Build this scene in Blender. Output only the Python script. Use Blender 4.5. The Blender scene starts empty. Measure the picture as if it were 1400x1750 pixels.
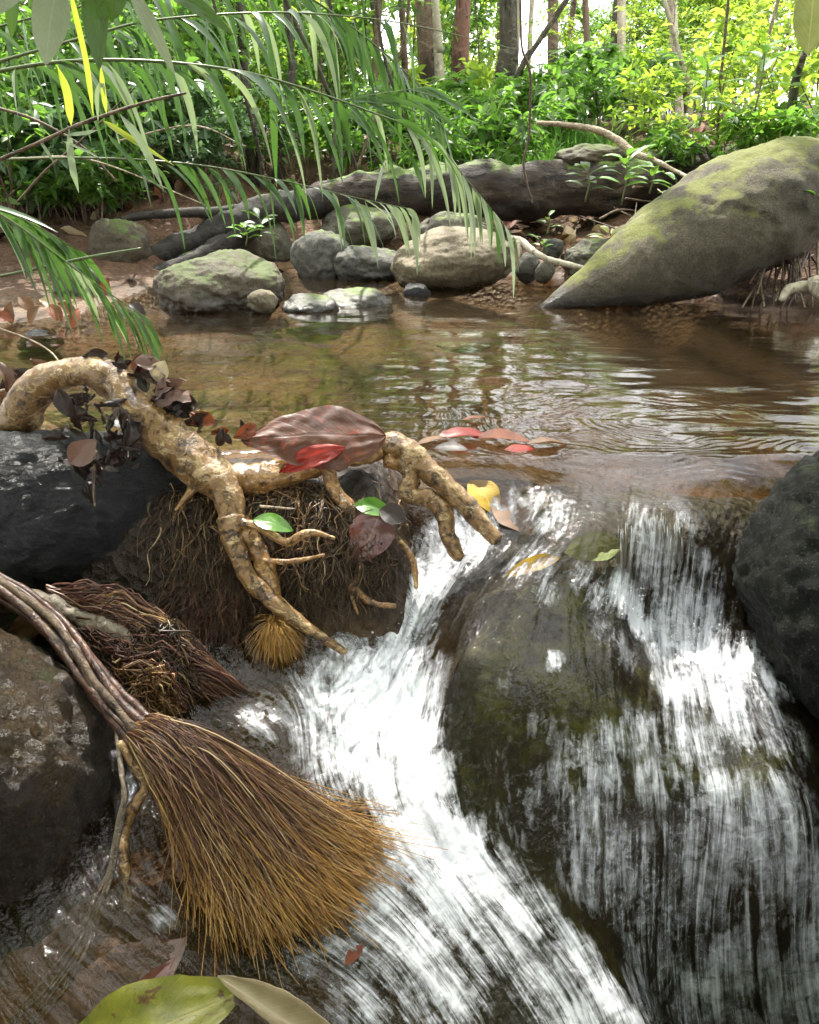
import bpy, math, random
import numpy as np
R = math.radians
random.seed(7); rng = np.random.default_rng(7)
scene = bpy.context.scene
COL = scene.collection

# ---------------------------------------------------------------- camera
PITCH = R(24.5); FPX = 1373.0; CAM_Z = 0.5          # photograph is 1400 x 1750
cam_d = bpy.data.cameras.new('camera'); cam = bpy.data.objects.new('camera', cam_d)
COL.objects.link(cam); scene.camera = cam
cam.location = (0, 0, CAM_Z); cam.rotation_euler = (R(90) - PITCH, 0, 0)
cam_d.sensor_fit = 'VERTICAL'; cam_d.sensor_height = 24.0
cam_d.lens = 24.0 * FPX / 1750.0
cam_d.clip_start = 0.02; cam_d.clip_end = 2000

# ---------------------------------------------------------------- sky, sun, exposure
SUN_EL = R(54); SUN_AZ = R(-14)                      # azimuth from +Y towards +X
world = bpy.data.worlds.new('World'); scene.world = world; world.use_nodes = True
wn = world.node_tree.nodes; wl = world.node_tree.links
bg = wn['Background']
sky = wn.new('ShaderNodeTexSky'); sky.sky_type = 'NISHITA'; sky.sun_disc = False
sky.sun_elevation = SUN_EL; sky.sun_rotation = SUN_AZ
sky.dust_density = 4.0; sky.air_density = 1.0; sky.ozone_density = 1.0
tc = wn.new('ShaderNodeTexCoord'); cn = wn.new('ShaderNodeTexNoise')
cn.inputs['Scale'].default_value = 3.0; cn.inputs['Detail'].default_value = 6
cr = wn.new('ShaderNodeValToRGB'); cr.color_ramp.elements[0].position = .3; cr.color_ramp.elements[1].position = .5
cm = wn.new('ShaderNodeMix'); cm.data_type = 'RGBA'
cm.inputs[7].default_value = (27, 27.3, 27.6, 1)
wl.new(tc.outputs['Generated'], cn.inputs['Vector']); wl.new(cn.outputs['Fac'], cr.inputs['Fac'])
wl.new(cr.outputs['Color'], cm.inputs[0]); wl.new(sky.outputs['Color'], cm.inputs[6])
wl.new(cm.outputs[2], bg.inputs['Color']); bg.inputs['Strength'].default_value = 0.075
sun_d = bpy.data.lights.new('sun', 'SUN'); sun = bpy.data.objects.new('sun', sun_d); COL.objects.link(sun)
sun_d.energy = 5.0; sun_d.angle = R(0.6); sun_d.color = (1, .95, .86)
sun.rotation_euler = (R(90) - SUN_EL, 0, R(180) - SUN_AZ)   # lamp shines down -Z; tilt it to come from +Y
sun.location = (0, 0, 8)
vs = scene.view_settings; vs.view_transform = 'Standard'; vs.look = 'None'; vs.gamma = 1
vs.use_curve_mapping = False; vs.exposure = 1.22
scene.render.engine = 'CYCLES'
cy = scene.cycles
cy.use_denoising = True
try: cy.denoiser = 'OPENIMAGEDENOISE'; cy.denoising_input_passes = 'RGB_ALBEDO_NORMAL'
except Exception: pass
cy.max_bounces = 6; cy.diffuse_bounces = 2; cy.glossy_bounces = 3; cy.transmission_bounces = 3
cy.transparent_max_bounces = 8; cy.caustics_reflective = False; cy.caustics_refractive = False
cy.sample_clamp_indirect = 6.0
cy.use_adaptive_sampling = True; cy.adaptive_threshold = 0.03

# ---------------------------------------------------------------- where a pixel of the photograph lies in the place
SP, CP = math.sin(PITCH), math.cos(PITCH)
def ray(px, py):
    u = (px - 700) / FPX; v = (875 - py) / FPX
    return np.array([u, CP + v * SP, -SP + v * CP])
def aty(px, py, Y):
    d = ray(px, py); t = Y / d[1]; return np.array([d[0] * t, Y, CAM_Z + d[2] * t])
def atz(px, py, z):
    d = ray(px, py); t = (z - CAM_Z) / d[2]; return np.array([d[0] * t, d[1] * t, z])
def yz(px, py, z): return atz(px, py, z)[1]
def scale_at(p):      # metres per photo pixel at a point
    return (p[1] * CP - (p[2] - CAM_Z) * SP) / FPX

# ---------------------------------------------------------------- noise
_perm = rng.permutation(256); _perm = np.concatenate([_perm, _perm, _perm])
_g = rng.normal(size=(256, 3)); _g /= np.linalg.norm(_g, axis=1)[:, None]
def pn(p):
    p = np.asarray(p, float); i = np.floor(p).astype(int); f = p - i; i &= 255
    u = f * f * f * (f * (f * 6 - 15) + 10); out = 0
    for dx in (0, 1):
        wx = u[:, 0] if dx else 1 - u[:, 0]
        for dy in (0, 1):
            wy = u[:, 1] if dy else 1 - u[:, 1]
            for dz in (0, 1):
                wz = u[:, 2] if dz else 1 - u[:, 2]
                h = _perm[_perm[_perm[i[:, 0] + dx] + i[:, 1] + dy] + i[:, 2] + dz]
                g = _g[h]
                out = out + wx * wy * wz * (g[:, 0] * (f[:, 0] - dx) + g[:, 1] * (f[:, 1] - dy) + g[:, 2] * (f[:, 2] - dz))
    return out * 1.6
def fbm(p, o=4, lac=2.1, gain=.5):
    s = 0; a = 1; p = np.asarray(p, float)
    for k in range(o):
        s = s + a * pn(p + 17.3 * k); p = p * lac; a *= gain
    return s
def ss(a, b, x):
    t = np.clip((x - a) / (b - a), 0, 1); return t * t * (3 - 2 * t)
def nrm(v):
    v = np.asarray(v, float); return v / (np.linalg.norm(v, axis=-1, keepdims=True) + 1e-12)

# ---------------------------------------------------------------- mesh helpers
def mesh_data(name, V, F, m=None, smooth=True, attrs=None, uv=None):
    """V (n,3); F list of int arrays (k,3) / (k,4)"""
    me = bpy.data.meshes.new(name)
    V = np.ascontiguousarray(V, dtype=np.float32)
    F = [np.asarray(f, dtype=np.int32) for f in (F if isinstance(F, list) else [F]) if len(f)]
    nl = sum(f.size for f in F); nf = sum(len(f) for f in F)
    me.vertices.add(len(V)); me.loops.add(nl); me.polygons.add(nf)
    me.vertices.foreach_set('co', V.ravel())
    li = np.concatenate([f.ravel() for f in F]); tot = np.concatenate([np.full(len(f), f.shape[1], np.int32) for f in F])
    st = np.concatenate([[0], np.cumsum(tot)[:-1]]).astype(np.int32)
    me.loops.foreach_set('vertex_index', li); me.polygons.foreach_set('loop_start', st)
    me.polygons.foreach_set('loop_total', tot)
    me.polygons.foreach_set('use_smooth', np.full(nf, smooth, bool))
    me.update(calc_edges=True)
    for k, a in (attrs or {}).items():
        at = me.attributes.new(k, 'FLOAT', 'POINT'); at.data.foreach_set('value', np.asarray(a, np.float32))
    if uv is not None:
        ul = me.uv_layers.new(name='UVMap'); ul.data.foreach_set('uv', np.asarray(uv, np.float32)[li].ravel())
    if m is not None: me.materials.append(m)
    return me
def tag(o, label=None, cat=None, group=None, kind=None):
    if label: o['label'] = label
    if cat: o['category'] = cat
    if group: o['group'] = group
    if kind: o['kind'] = kind
    return o
def link(name, me, parent=None, loc=None):
    o = bpy.data.objects.new(name, me); COL.objects.link(o)
    if parent is not None: o.parent = parent
    if loc is not None: o.location = loc
    return o
def base_of(parent):
    b = np.zeros(3)
    while parent is not None:
        b = b + np.array(parent.location); parent = parent.parent
    return b
def part(name, V, F, m, parent, smooth=True, **k):
    """world-space vertices, stored relative to the thing they belong to"""
    return link(name, mesh_data(name, np.asarray(V) - base_of(parent), F, m, smooth, **k), parent)
def thing(name, loc, label, cat, group=None):
    o = bpy.data.objects.new(name, None); COL.objects.link(o); o.location = tuple(loc); o.empty_display_size = .05
    return tag(o, label, cat, group)
def solo(name, V, F, m, label=None, cat=None, group=None, kind=None, smooth=True, loc=None, **k):
    """a thing that is one mesh, its origin at its base"""
    V = np.asarray(V)
    if loc is None:
        loc = np.array([V[:, 0].mean(), V[:, 1].mean(), V[:, 2].min()])
    o = link(name, mesh_data(name, V - loc, F, m, smooth, **k), None, tuple(loc))
    return tag(o, label, cat, group, kind)
def join(parts):
    Vs = []; T = []; Q = []; n = 0
    for V, F in parts:
        Vs.append(V)
        for f in (F if isinstance(F, list) else [F]):
            if len(f) == 0: continue
            (Q if f.shape[1] == 4 else T).append(np.asarray(f) + n)
        n += len(V)
    out = []
    if T: out.append(np.concatenate(T))
    if Q: out.append(np.concatenate(Q))
    return np.concatenate(Vs), out

def spline(P, n):
    """Catmull-Rom through P (k,d) -> n samples"""
    P = np.asarray(P, float); k = len(P)
    E = np.vstack([2 * P[0] - P[1], P, 2 * P[-1] - P[-2]])
    t = np.linspace(0, k - 1 - 1e-9, n); i = t.astype(int); f = (t - i)[:, None]
    a, b, c, d = E[i], E[i + 1], E[i + 2], E[i + 3]
    return .5 * (2 * b + (c - a) * f + (2 * a - 5 * b + 4 * c - d) * f ** 2 + (3 * b - a - 3 * c + d) * f ** 3)
def frames(P):
    T = nrm(np.gradient(P, axis=0)); N = np.zeros_like(P)
    r = np.array([0, 0, 1.]) if abs(T[0][2]) < .9 else np.array([1., 0, 0])
    n = nrm(r - T[0] * (r @ T[0]))
    for i in range(len(P)):
        n = nrm(n - T[i] * (n @ T[i])); N[i] = n
    return T, N, np.cross(T, N)
def tube(P, rad, sides=10, rough=0., freq=20., twist=0., seed=0., squash=1.):
    """swept, capped tube with an uneven surface"""
    P = np.asarray(P, float); n = len(P); rad = np.broadcast_to(np.asarray(rad, float), (n,))
    T, N, B = frames(P); a = np.linspace(0, 2 * np.pi, sides, endpoint=False)
    A = a[None, :] + twist * np.linspace(0, 1, n)[:, None]
    D = np.cos(A)[..., None] * N[:, None, :] + squash * np.sin(A)[..., None] * B[:, None, :]
    V = P[:, None, :] + D * rad[:, None, None]
    if rough:
        q = V.reshape(-1, 3) * freq + seed
        d = fbm(q, 3).reshape(n, sides)
        V = P[:, None, :] + D * (rad[:, None] * (1 + rough * d))[..., None]
    V = V.reshape(-1, 3)
    i = np.arange(n - 1)[:, None] * sides; j = np.arange(sides)[None, :]; j2 = (j + 1) % sides
    Q = np.stack([i + j, i + j2, i + sides + j2, i + sides + j], -1).reshape(-1, 4)
    e0 = P[0] - T[0] * rad[0] * .5; e1 = P[-1] + T[-1] * rad[-1] * .5
    V = np.vstack([V, e0, e1]); c0 = n * sides; jj = np.arange(sides)
    C = np.vstack([np.stack([np.full(sides, c0), (jj + 1) % sides, jj], -1),
                   np.stack([np.full(sides, c0 + 1), (n - 1) * sides + jj, (n - 1) * sides + (jj + 1) % sides], -1)])
    return V, [C, Q]
def strands(C, rad, sides=3):
    """C (N,K,3) many thin tubes at once; rad (N,K)"""
    N, K, _ = C.shape
    T = nrm(np.gradient(C, axis=1)); ref = nrm(np.array([.31, .52, .79])); n1 = nrm(np.cross(T, ref)); n2 = np.cross(T, n1)
    a = np.linspace(0, 2 * np.pi, sides, endpoint=False)
    V = C[:, :, None, :] + (np.cos(a)[:, None] * n1[:, :, None, :] + np.sin(a)[:, None] * n2[:, :, None, :]) * rad[:, :, None, None]
    base = (np.arange(N) * K * sides)[:, None, None] + (np.arange(K - 1) * sides)[None, :, None]
    j = np.arange(sides)[None, None, :]; j2 = (j + 1) % sides
    Q = np.stack([base + j, base + j2, base + sides + j2, base + sides + j], -1).reshape(-1, 4)
    return V.reshape(-1, 3), [Q]
_ico = {}
def ico(level):
    if level not in _ico:
        import bmesh
        bm = bmesh.new(); bmesh.ops.create_icosphere(bm, subdivisions=level, radius=1.0)
        bm.verts.ensure_lookup_table()
        V = np.array([v.co[:] for v in bm.verts]); F = np.array([[v.index for v in f.verts] for f in bm.faces]); bm.free()
        _ico[level] = (V, F)
    return _ico[level]
def rotm(rx=0, ry=0, rz=0):
    cx, sx, cy_, sy, cz, sz = math.cos(rx), math.sin(rx), math.cos(ry), math.sin(ry), math.cos(rz), math.sin(rz)
    X = np.array([[1, 0, 0], [0, cx, -sx], [0, sx, cx]]); Y = np.array([[cy_, 0, sy], [0, 1, 0], [-sy, 0, cy_]])
    Z = np.array([[cz, -sz, 0], [sz, cz, 0], [0, 0, 1]]); return Z @ Y @ X
def rock_shape(dim, rot=(0, 0, 0), level=5, seed=0, cuts=9, big=.16, fine=.02, sq=2.3, pit=0.):
    """a boulder: super-ellipsoid worn to facets, with pits and bumps; centred on the origin"""
    D, F = ico(level); r_ = np.random.default_rng(seed)
    s = (np.abs(D) ** sq).sum(1) ** (-1 / sq)
    for k in range(cuts):
        n = nrm(r_.normal(size=3)); h = r_.uniform(.8, .98)
        c = D @ n; lim = np.where(c > .05, h / np.maximum(c, .05), 9)
        s = -np.log(np.exp(-14 * s) + np.exp(-14 * np.minimum(lim, 4))) / 14
    V = D * s[:, None]
    V = V * (1 + big * fbm(V * 1.1 + seed * 3.7, 3))[:, None]
    q = V * np.asarray(dim) / max(dim)
    V = V * (1 + fine * fbm(q * 7 + seed, 5, gain=.62))[:, None]
    W = V * np.asarray(dim)
    if pit: W = W * (1 + (pit * (fbm(W * 45 + seed, 4, gain=.65) - .6 * np.abs(fbm(W * 24 + seed * 2, 3)))) / np.linalg.norm(W, axis=1))[:, None]
    return W @ rotm(*rot).T, [F]
def leaf_blade(P0, P1, width, normal, bend=.1, cup=.15, curl=0., seed=0, nu=14, nv=4, shape=1.0, ruffle=.02, tipw=.0, torn=.07):
    """one broad leaf from base to tip; normal = the way its face looks"""
    P0 = np.asarray(P0, float); P1 = np.asarray(P1, float); L = np.linalg.norm(P1 - P0); t = (P1 - P0) / L
    n = np.asarray(normal, float); n = nrm(n - t * (n @ t)); s = np.cross(t, n)
    u = np.linspace(0, 1, nu); v = np.linspace(-1, 1, 2 * nv + 1); U, Vv = np.meshgrid(u, v, indexing='ij')
    w = np.sin(np.pi * U ** shape) ** .8 * (1 - .25 * U) + tipw * U + .015
    w = w / w.max() * width * .5
    if torn: w = w * (1 + torn * fbm(np.stack([U.ravel() * 7, np.sign(Vv.ravel()) * 3.3 + seed, np.full(U.size, seed * 2.1)], -1), 3).reshape(U.shape))
    ang = Vv * curl
    x = Vv * w if not curl else np.sin(ang) / curl * w
    z = bend * L * np.sin(np.pi * U) + cup * np.abs(Vv) ** 1.5 * w
    if curl: z = z + (1 - np.cos(ang)) / curl * w
    q = np.stack([U * 3, Vv, np.full_like(U, seed * 1.7)], -1).reshape(-1, 3)
    z = z + (ruffle * L * fbm(q * 1.6, 2)).reshape(U.shape)
    P = P0 + U[..., None] * (P1 - P0) + x[..., None] * s + z[..., None] * n
    a = np.arange(nu - 1)[:, None] * (2 * nv + 1); b = np.arange(2 * nv)[None, :]; W = 2 * nv + 1
    Q = np.stack([a + b, a + b + 1, a + W + b + 1, a + W + b], -1).reshape(-1, 4)
    return P.reshape(-1, 3), [Q], np.stack([U, Vv * .5 + .5], -1).reshape(-1, 2)
def leaf_cloud(P, D, Nn, L, W, rich=True, fold=.25, droop=.15):
    """many leaves in one mesh: P base (n,3), D direction, Nn face normal, L lengths, W widths"""
    n = len(P); D = nrm(D); Nn = nrm(Nn - D * (Nn * D).sum(1, keepdims=True)); S = np.cross(D, Nn)
    L = np.broadcast_to(L, (n,))[:, None]; W = np.broadcast_to(W, (n,))[:, None]
    def pt(u, v, z): return P + D * (L * u) + S * (W * v) + Nn * (W * z) - np.array([0, 0, 1]) * (L * droop * u * u)
    if rich:
        K = [pt(0, 0, 0), pt(.3, -.46, fold * .5), pt(.3, 0, 0), pt(.3, .46, fold * .5), pt(.68, -.36, fold * .4), pt(.68, 0, 0), pt(.68, .36, fold * .4), pt(1, 0, 0)]
        T = np.array([[0, 2, 1], [0, 3, 2], [4, 5, 7], [5, 6, 7]]); Qd = np.array([[1, 2, 5, 4], [2, 3, 6, 5]])
    else:
        K = [pt(0, 0, 0), pt(.45, -.5, fold * .5), pt(.45, .5, fold * .5), pt(1, 0, 0)]
        T = np.array([[0, 3, 1], [0, 2, 3]]); Qd = np.zeros((0, 4), int)
    k = len(K); V = np.stack(K, 1).reshape(-1, 3); o = (np.arange(n) * k)[:, None, None]
    out = [(T[None] + o).reshape(-1, 3)]
    if len(Qd): out.append((Qd[None] + o).reshape(-1, 4))
    return V, out
def copy_tree(o, parent=None, loc=None, rz=None, sc=None):
    c = o.copy(); COL.objects.link(c); c.parent = parent
    if loc is not None: c.location = tuple(loc)
    if rz is not None: c.rotation_euler = (0, 0, rz) if np.isscalar(rz) else tuple(rz)
    if sc is not None: c.scale = (sc, sc, sc) if np.isscalar(sc) else tuple(sc)
    for ch in list(o.children):
        if ch is not c: copy_tree(ch, c)
    return c

# ---------------------------------------------------------------- material helpers
class G:
    def __init__(s, name):
        s.m = bpy.data.materials.new(name); s.m.use_nodes = True; s.t = s.m.node_tree; s.t.nodes.clear()
        s.out = s.n('ShaderNodeOutputMaterial')
    def n(s, kind, **k):
        nd = s.t.nodes.new(kind)
        for a, b in k.items(): setattr(nd, a, b)
        return nd
    def set(s, sock, v):
        if isinstance(v, bpy.types.NodeSocket): s.t.links.new(v, sock)
        elif v is not None:
            if isinstance(v, (tuple, list)) and len(v) == 3 and sock.type == 'RGBA': v = (*v, 1)
            sock.default_value = v
    def coord(s, which='Object'): return s.n('ShaderNodeTexCoord').outputs[which]
    def pos(s): return s.n('ShaderNodeNewGeometry').outputs['Position']
    def mapping(s, vec, scale):
        mp = s.n('ShaderNodeMapping'); s.set(mp.inputs['Vector'], vec); mp.inputs['Scale'].default_value = scale; return mp.outputs[0]
    def noise(s, scale, detail=4, rough=.55, vec=None, dist=0., out='Fac'):
        nd = s.n('ShaderNodeTexNoise'); s.set(nd.inputs['Vector'], vec if vec is not None else s.pos())
        nd.inputs['Scale'].default_value = scale; nd.inputs['Detail'].default_value = detail
        nd.inputs['Roughness'].default_value = rough; nd.inputs['Distortion'].default_value = dist
        return nd.outputs[out]
    def voro(s, scale, vec=None, feature='F1', out='Distance', rand=1.):
        nd = s.n('ShaderNodeTexVoronoi', feature=feature); s.set(nd.inputs['Vector'], vec if vec is not None else s.pos())
        nd.inputs['Scale'].default_value = scale; nd.inputs['Randomness'].default_value = rand; return nd.outputs[out]
    def ramp(s, fac, stops, interp='LINEAR'):
        nd = s.n('ShaderNodeValToRGB'); s.set(nd.inputs[0], fac); r = nd.color_ramp; r.interpolation = interp
        while len(r.elements) < len(stops): r.elements.new(.5)
        for e, (p, c) in zip(r.elements, stops):
            e.position = p; e.color = (c, c, c, 1) if np.isscalar(c) else (*c, 1)
        return nd.outputs[0]
    def mix(s, f, a, b, mode='MIX'):
        nd = s.n('ShaderNodeMix', data_type='RGBA', blend_type=mode); s.set(nd.inputs[0], f); s.set(nd.inputs[6], a); s.set(nd.inputs[7], b); return nd.outputs[2]
    def math(s, op, a, b=0., c=0., clamp=False):
        nd = s.n('ShaderNodeMath', operation=op, use_clamp=clamp); s.set(nd.inputs[0], a); s.set(nd.inputs[1], b); s.set(nd.inputs[2], c); return nd.outputs[0]
    def attr(s, name): return s.n('ShaderNodeAttribute', attribute_name=name).outputs['Fac']
    def up(s):
        x = s.n('ShaderNodeSeparateXYZ'); s.set(x.inputs[0], s.n('ShaderNodeNewGeometry').outputs['Normal']); return x.outputs[2]
    def posz(s):
        x = s.n('ShaderNodeSeparateXYZ'); s.set(x.inputs[0], s.pos()); return x.outputs[2]
    def island(s): return s.n('ShaderNodeNewGeometry').outputs['Random Per Island']
    def objrand(s): return s.n('ShaderNodeObjectInfo').outputs['Random']
    def bump(s, h, strength=.5, dist=.01, nrm_=None):
        nd = s.n('ShaderNodeBump'); nd.inputs['Strength'].default_value = strength; nd.inputs['Distance'].default_value = dist
        s.set(nd.inputs['Height'], h); s.set(nd.inputs['Normal'], nrm_); return nd.outputs[0]
    def pbr(s, col, rough=.6, normal=None, spec=.5, coat=0., coat_r=.1):
        nd = s.n('ShaderNodeBsdfPrincipled'); s.set(nd.inputs['Base Color'], col); s.set(nd.inputs['Roughness'], rough)
        s.set(nd.inputs['Normal'], normal); s.set(nd.inputs['Specular IOR Level'], spec)
        s.set(nd.inputs['Coat Weight'], coat); s.set(nd.inputs['Coat Roughness'], coat_r); return nd.outputs[0]
    def shader(s, kind, **k):
        nd = s.n(kind)
        for a, b in k.items(): s.set(nd.inputs[a.replace('_', ' ')], b)
        return nd.outputs[0]
    def mixs(s, f, a, b):
        nd = s.n('ShaderNodeMixShader'); s.set(nd.inputs[0], f); s.set(nd.inputs[1], a); s.set(nd.inputs[2], b); return nd.outputs[0]
    def done(s, sh): s.set(s.out.inputs['Surface'], sh); return s.m

# ================================================================ materials
def m_rock(name, dark, mid, light, moss=0., moss_col=(.10, .15, .025), rough=.8, speck=.0, wet=None, bump=.5, sc=1., lichen=None, spec=.5, grain=.25):
    g = G(name); p = g.pos()
    n1 = g.noise(5 * sc, 6, .6, p); n2 = g.noise(38 * sc, 5, .65, p); n3 = g.noise(160 * sc, 3, .6, p)
    c = g.ramp(g.math('ADD', g.math('MULTIPLY', n1, .6), g.math('MULTIPLY', n2, .4)), [(.32, dark), (.5, mid), (.68, light)])
    c = g.mix(g.ramp(n3, [(.35, .55), (.65, 0.)]), c, (dark[0] * .5, dark[1] * .5, dark[2] * .5))
    if speck:
        sp = g.ramp(g.math('MULTIPLY', g.voro(110 * sc, p), g.math('ADD', .4, g.noise(30, 3, .6, p))), [(.1, speck), (.24, 0.)]); c = g.mix(sp, c, (light[0] * 2.2, light[1] * 2.3, light[2] * 2.1))
    if lichen:
        lf = g.ramp(g.noise(11 * sc, 5, .7, p, .6), [(.55, 0.), (.62, .8)]); c = g.mix(lf, c, lichen)
    r = rough
    if moss:
        f = g.math('ADD', g.math('MULTIPLY', g.up(), .55), g.math('MULTIPLY', g.math('SUBTRACT', g.noise(7 * sc, 7, .72, p), .5), 1.5))
        f = g.ramp(f, [(.62 - moss * .5, 0.), (.8 - moss * .5, 1.)])
        mc = g.mix(g.noise(60 * sc, 4, .6, p), (moss_col[0] * .45, moss_col[1] * .5, moss_col[2] * .5), (moss_col[0] * 1.5, moss_col[1] * 1.4, moss_col[2] * 1.2))
        c = g.mix(f, c, mc)
    h = g.math('ADD', g.math('MULTIPLY', n2, 1.), g.math('ADD', g.math('MULTIPLY', n3, .5), g.math('MULTIPLY', g.noise(210 * sc, 3, .75, p, 1.5), grain)))
    nm = g.bump(h, bump, .012 / sc)
    if wet is not None:                       # soaked stone is darker and shiny up to the splash line
        wz = g.math('ADD', g.posz(), g.math('MULTIPLY', g.math('SUBTRACT', g.noise(14, 4, .6, p), .5), .08))
        wf = g.ramp(g.math('ADD', g.math('MULTIPLY', g.math('SUBTRACT', wet, wz), 14.), .5, clamp=True), [(.2, 0.), (.8, 1.)])
        c = g.mix(g.math('MULTIPLY', wf, .62), c, (.012, .010, .008))
        r = g.math('SUBTRACT', rough, g.math('MULTIPLY', wf, rough - .16))
    return g.done(g.pbr(c, r, nm, spec))
M = {}
M['far_rock'] = m_rock('river_stone', (.05, .045, .032), (.11, .098, .07), (.19, .17, .125), .35, wet=.035)
M['tan_rock'] = m_rock('tan_stone', (.09, .07, .042), (.19, .155, .098), (.32, .265, .17), .12, (.13, .14, .04), wet=.03)
M['grey_rock'] = m_rock('grey_stone', (.045, .043, .037), (.095, .09, .076), (.16, .15, .13), .2, wet=.03)
M['moss_rock'] = m_rock('mossy_stone', (.04, .032, .02), (.09, .072, .045), (.16, .13, .082), .5, (.06, .085, .014), wet=.05)
M['big_rock'] = m_rock('lichened_stone', (.04, .033, .022), (.10, .083, .053), (.185, .155, .10), .6, (.14, .155, .03), wet=.045, bump=.8, grain=.6)
M['slab'] = m_rock('wet_black_stone', (.010, .010, .011), (.024, .024, .026), (.055, .055, .058), 0., rough=.3, bump=1., sc=1.3, spec=.5, grain=1.)
M['boulder_left'] = m_rock('wet_brown_stone', (.014, .009, .005), (.05, .030, .014), (.13, .08, .03), .1, (.03, .045, .012), rough=.28, speck=.12, wet=-.2, bump=1., sc=1.5, grain=.8)
M['boulder_right'] = m_rock('dark_speckled_stone', (.003, .0035, .0022), (.007, .0085, .005), (.026, .03, .018), .15, (.04, .055, .02), rough=.75, speck=.9, bump=1., sc=1.6, spec=.25, grain=.9)
M['fall_rock'] = m_rock('drowned_stone', (.008, .0075, .0045), (.026, .022, .011), (.075, .058, .024), .44, (.085, .095, .012), rough=.4, bump=.6, sc=1.6)
M['bed_stone'] = m_rock('bed_stone', (.05, .03, .018), (.13, .08, .04), (.24, .15, .08), 0., rough=.5)

def m_bark(name, dark, mid, light, stretch=(1, 1, 1), rough=.5, sc=1., cracks=.8, bump=.8, coat=.0, moss=0.):
    g = G(name); p = g.coord('Object'); q = g.mapping(p, stretch)
    n1 = g.noise(26 * sc, 6, .65, q, .4); n2 = g.noise(90 * sc, 5, .7, q, .3); n3 = g.noise(9 * sc, 3, .5, p)
    f = g.math('ADD', g.math('MULTIPLY', n1, .55), g.math('ADD', g.math('MULTIPLY', n2, .25), g.math('MULTIPLY', n3, .2)))
    c = g.ramp(f, [(.41, dark), (.47, mid), (.53, mid), (.60, light)])
    ck = g.ramp(g.noise(48 * sc, 6, .75, q, 1.2), [(.38, cracks), (.45, 0.)]); c = g.mix(ck, c, (dark[0] * .35, dark[1] * .3, dark[2] * .3))
    fk = g.ramp(g.noise(34 * sc, 5, .75, g.mapping(p, (1, 1, 2.2)), .8), [(.56, 0.), (.6, .75)]); c = g.mix(fk, c, (min(1, light[0] * 1.12), min(1, light[1] * 1.14), min(1, light[2] * 1.15)))
    pt = g.ramp(g.voro(150 * sc, p), [(.1, .8), (.22, 0.)]); c = g.mix(pt, c, (dark[0] * .6, dark[1] * .6, dark[2] * .6))
    if moss:
        fm = g.math('ADD', g.math('MULTIPLY', g.up(), .6), g.math('MULTIPLY', g.math('SUBTRACT', g.noise(6, 6, .7), .5), 1.4))
        c = g.mix(g.ramp(fm, [(.75 - moss, 0.), (.95 - moss, 1.)]), c, (.10, .15, .025))
    h = g.math('SUBTRACT', g.math('ADD', g.math('MULTIPLY', n1, .8), g.math('MULTIPLY', n2, .6)), g.math('SUBTRACT', g.math('MULTIPLY', ck, .6), g.math('MULTIPLY', fk, .25)))
    return g.done(g.pbr(c, rough, g.bump(h, bump, .004 / sc), .5, coat, .18))
M['root'] = m_bark('pale_root_bark', (.05, .022, .007), (.21, .115, .038), (.50, .36, .18), rough=.4, coat=.2, bump=1.)
M['wet_root'] = m_bark('wet_root_bark', (.05, .02, .007), (.24, .12, .035), (.5, .32, .13), rough=.3, coat=.4, sc=1.4)
M['cable'] = m_bark('red_brown_root', (.022, .009, .006), (.07, .03, .018), (.17, .085, .05), (1, 1, 1), rough=.4, sc=1.5, coat=.1)
M['grey_cord'] = m_bark('grey_fibre', (.05, .038, .025), (.13, .10, .068), (.26, .21, .15), rough=.5, sc=1.5)
M['log'] = m_bark('dark_log_bark', (.010, .007, .005), (.032, .022, .015), (.085, .06, .04), (.35, 1.6, 1.6), rough=.8, sc=.25, moss=.26, bump=1.)
M['branch_dark'] = m_bark('dark_branch', (.007, .005, .004), (.017, .013, .009), (.04, .032, .022), rough=.8, sc=.4, moss=.1)
M['trunk_brown'] = m_bark('brown_trunk', (.05, .033, .022), (.13, .085, .055), (.22, .16, .11), (1, 1, .3), rough=.85, sc=.25)
M['trunk_red'] = m_bark('red_trunk', (.08, .04, .028), (.19, .095, .065), (.28, .16, .11), (1, 1, .3), rough=.85, sc=.25)
M['trunk_pale'] = m_bark('pale_trunk', (.2, .17, .12), (.38, .33, .24), (.55, .5, .4), (1, 1, .4), rough=.8, sc=.3, cracks=.5)
M['trunk_dark'] = m_bark('dark_trunk', (.025, .021, .015), (.065, .055, .038), (.15, .13, .09), (1, 1, .3), rough=.85, sc=.3, moss=.05)
M['twig'] = m_bark('dry_twig', (.14, .10, .06), (.3, .23, .15), (.5, .42, .31), rough=.7, sc=.8)
M['twig_dark'] = m_bark('brown_twig', (.04, .025, .015), (.11, .07, .042), (.2, .14, .09), rough=.7, sc=.8)

def m_fibre(name, cols, rough=.38, spec=.5):
    g = G(name); r = g.island(); k = len(cols)
    c = g.ramp(r, [(i / (k - 1), cc) for i, cc in enumerate(cols)])
    c = g.mix(g.math('MULTIPLY', g.noise(60, 4, .6), .6), c, (cols[0][0] * .5, cols[0][1] * .5, cols[0][2] * .5))
    return g.done(g.pbr(c, rough, None, spec))
M['fibre_brown'] = m_fibre('brown_rootlets', [(.03, .011, .008), (.095, .034, .022), (.19, .075, .045), (.06, .021, .014), (.36, .19, .10)], .3)
M['fibre_gold'] = m_fibre('golden_rootlets', [(.22, .085, .015), (.48, .24, .045), (.6, .36, .10), (.36, .16, .03), (.72, .5, .2)], .3)
M['fibre_tan'] = m_fibre('tan_rootlets', [(.09, .035, .017), (.28, .14, .055), (.5, .31, .13), (.15, .06, .03), (.72, .53, .28)], .28)
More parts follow.
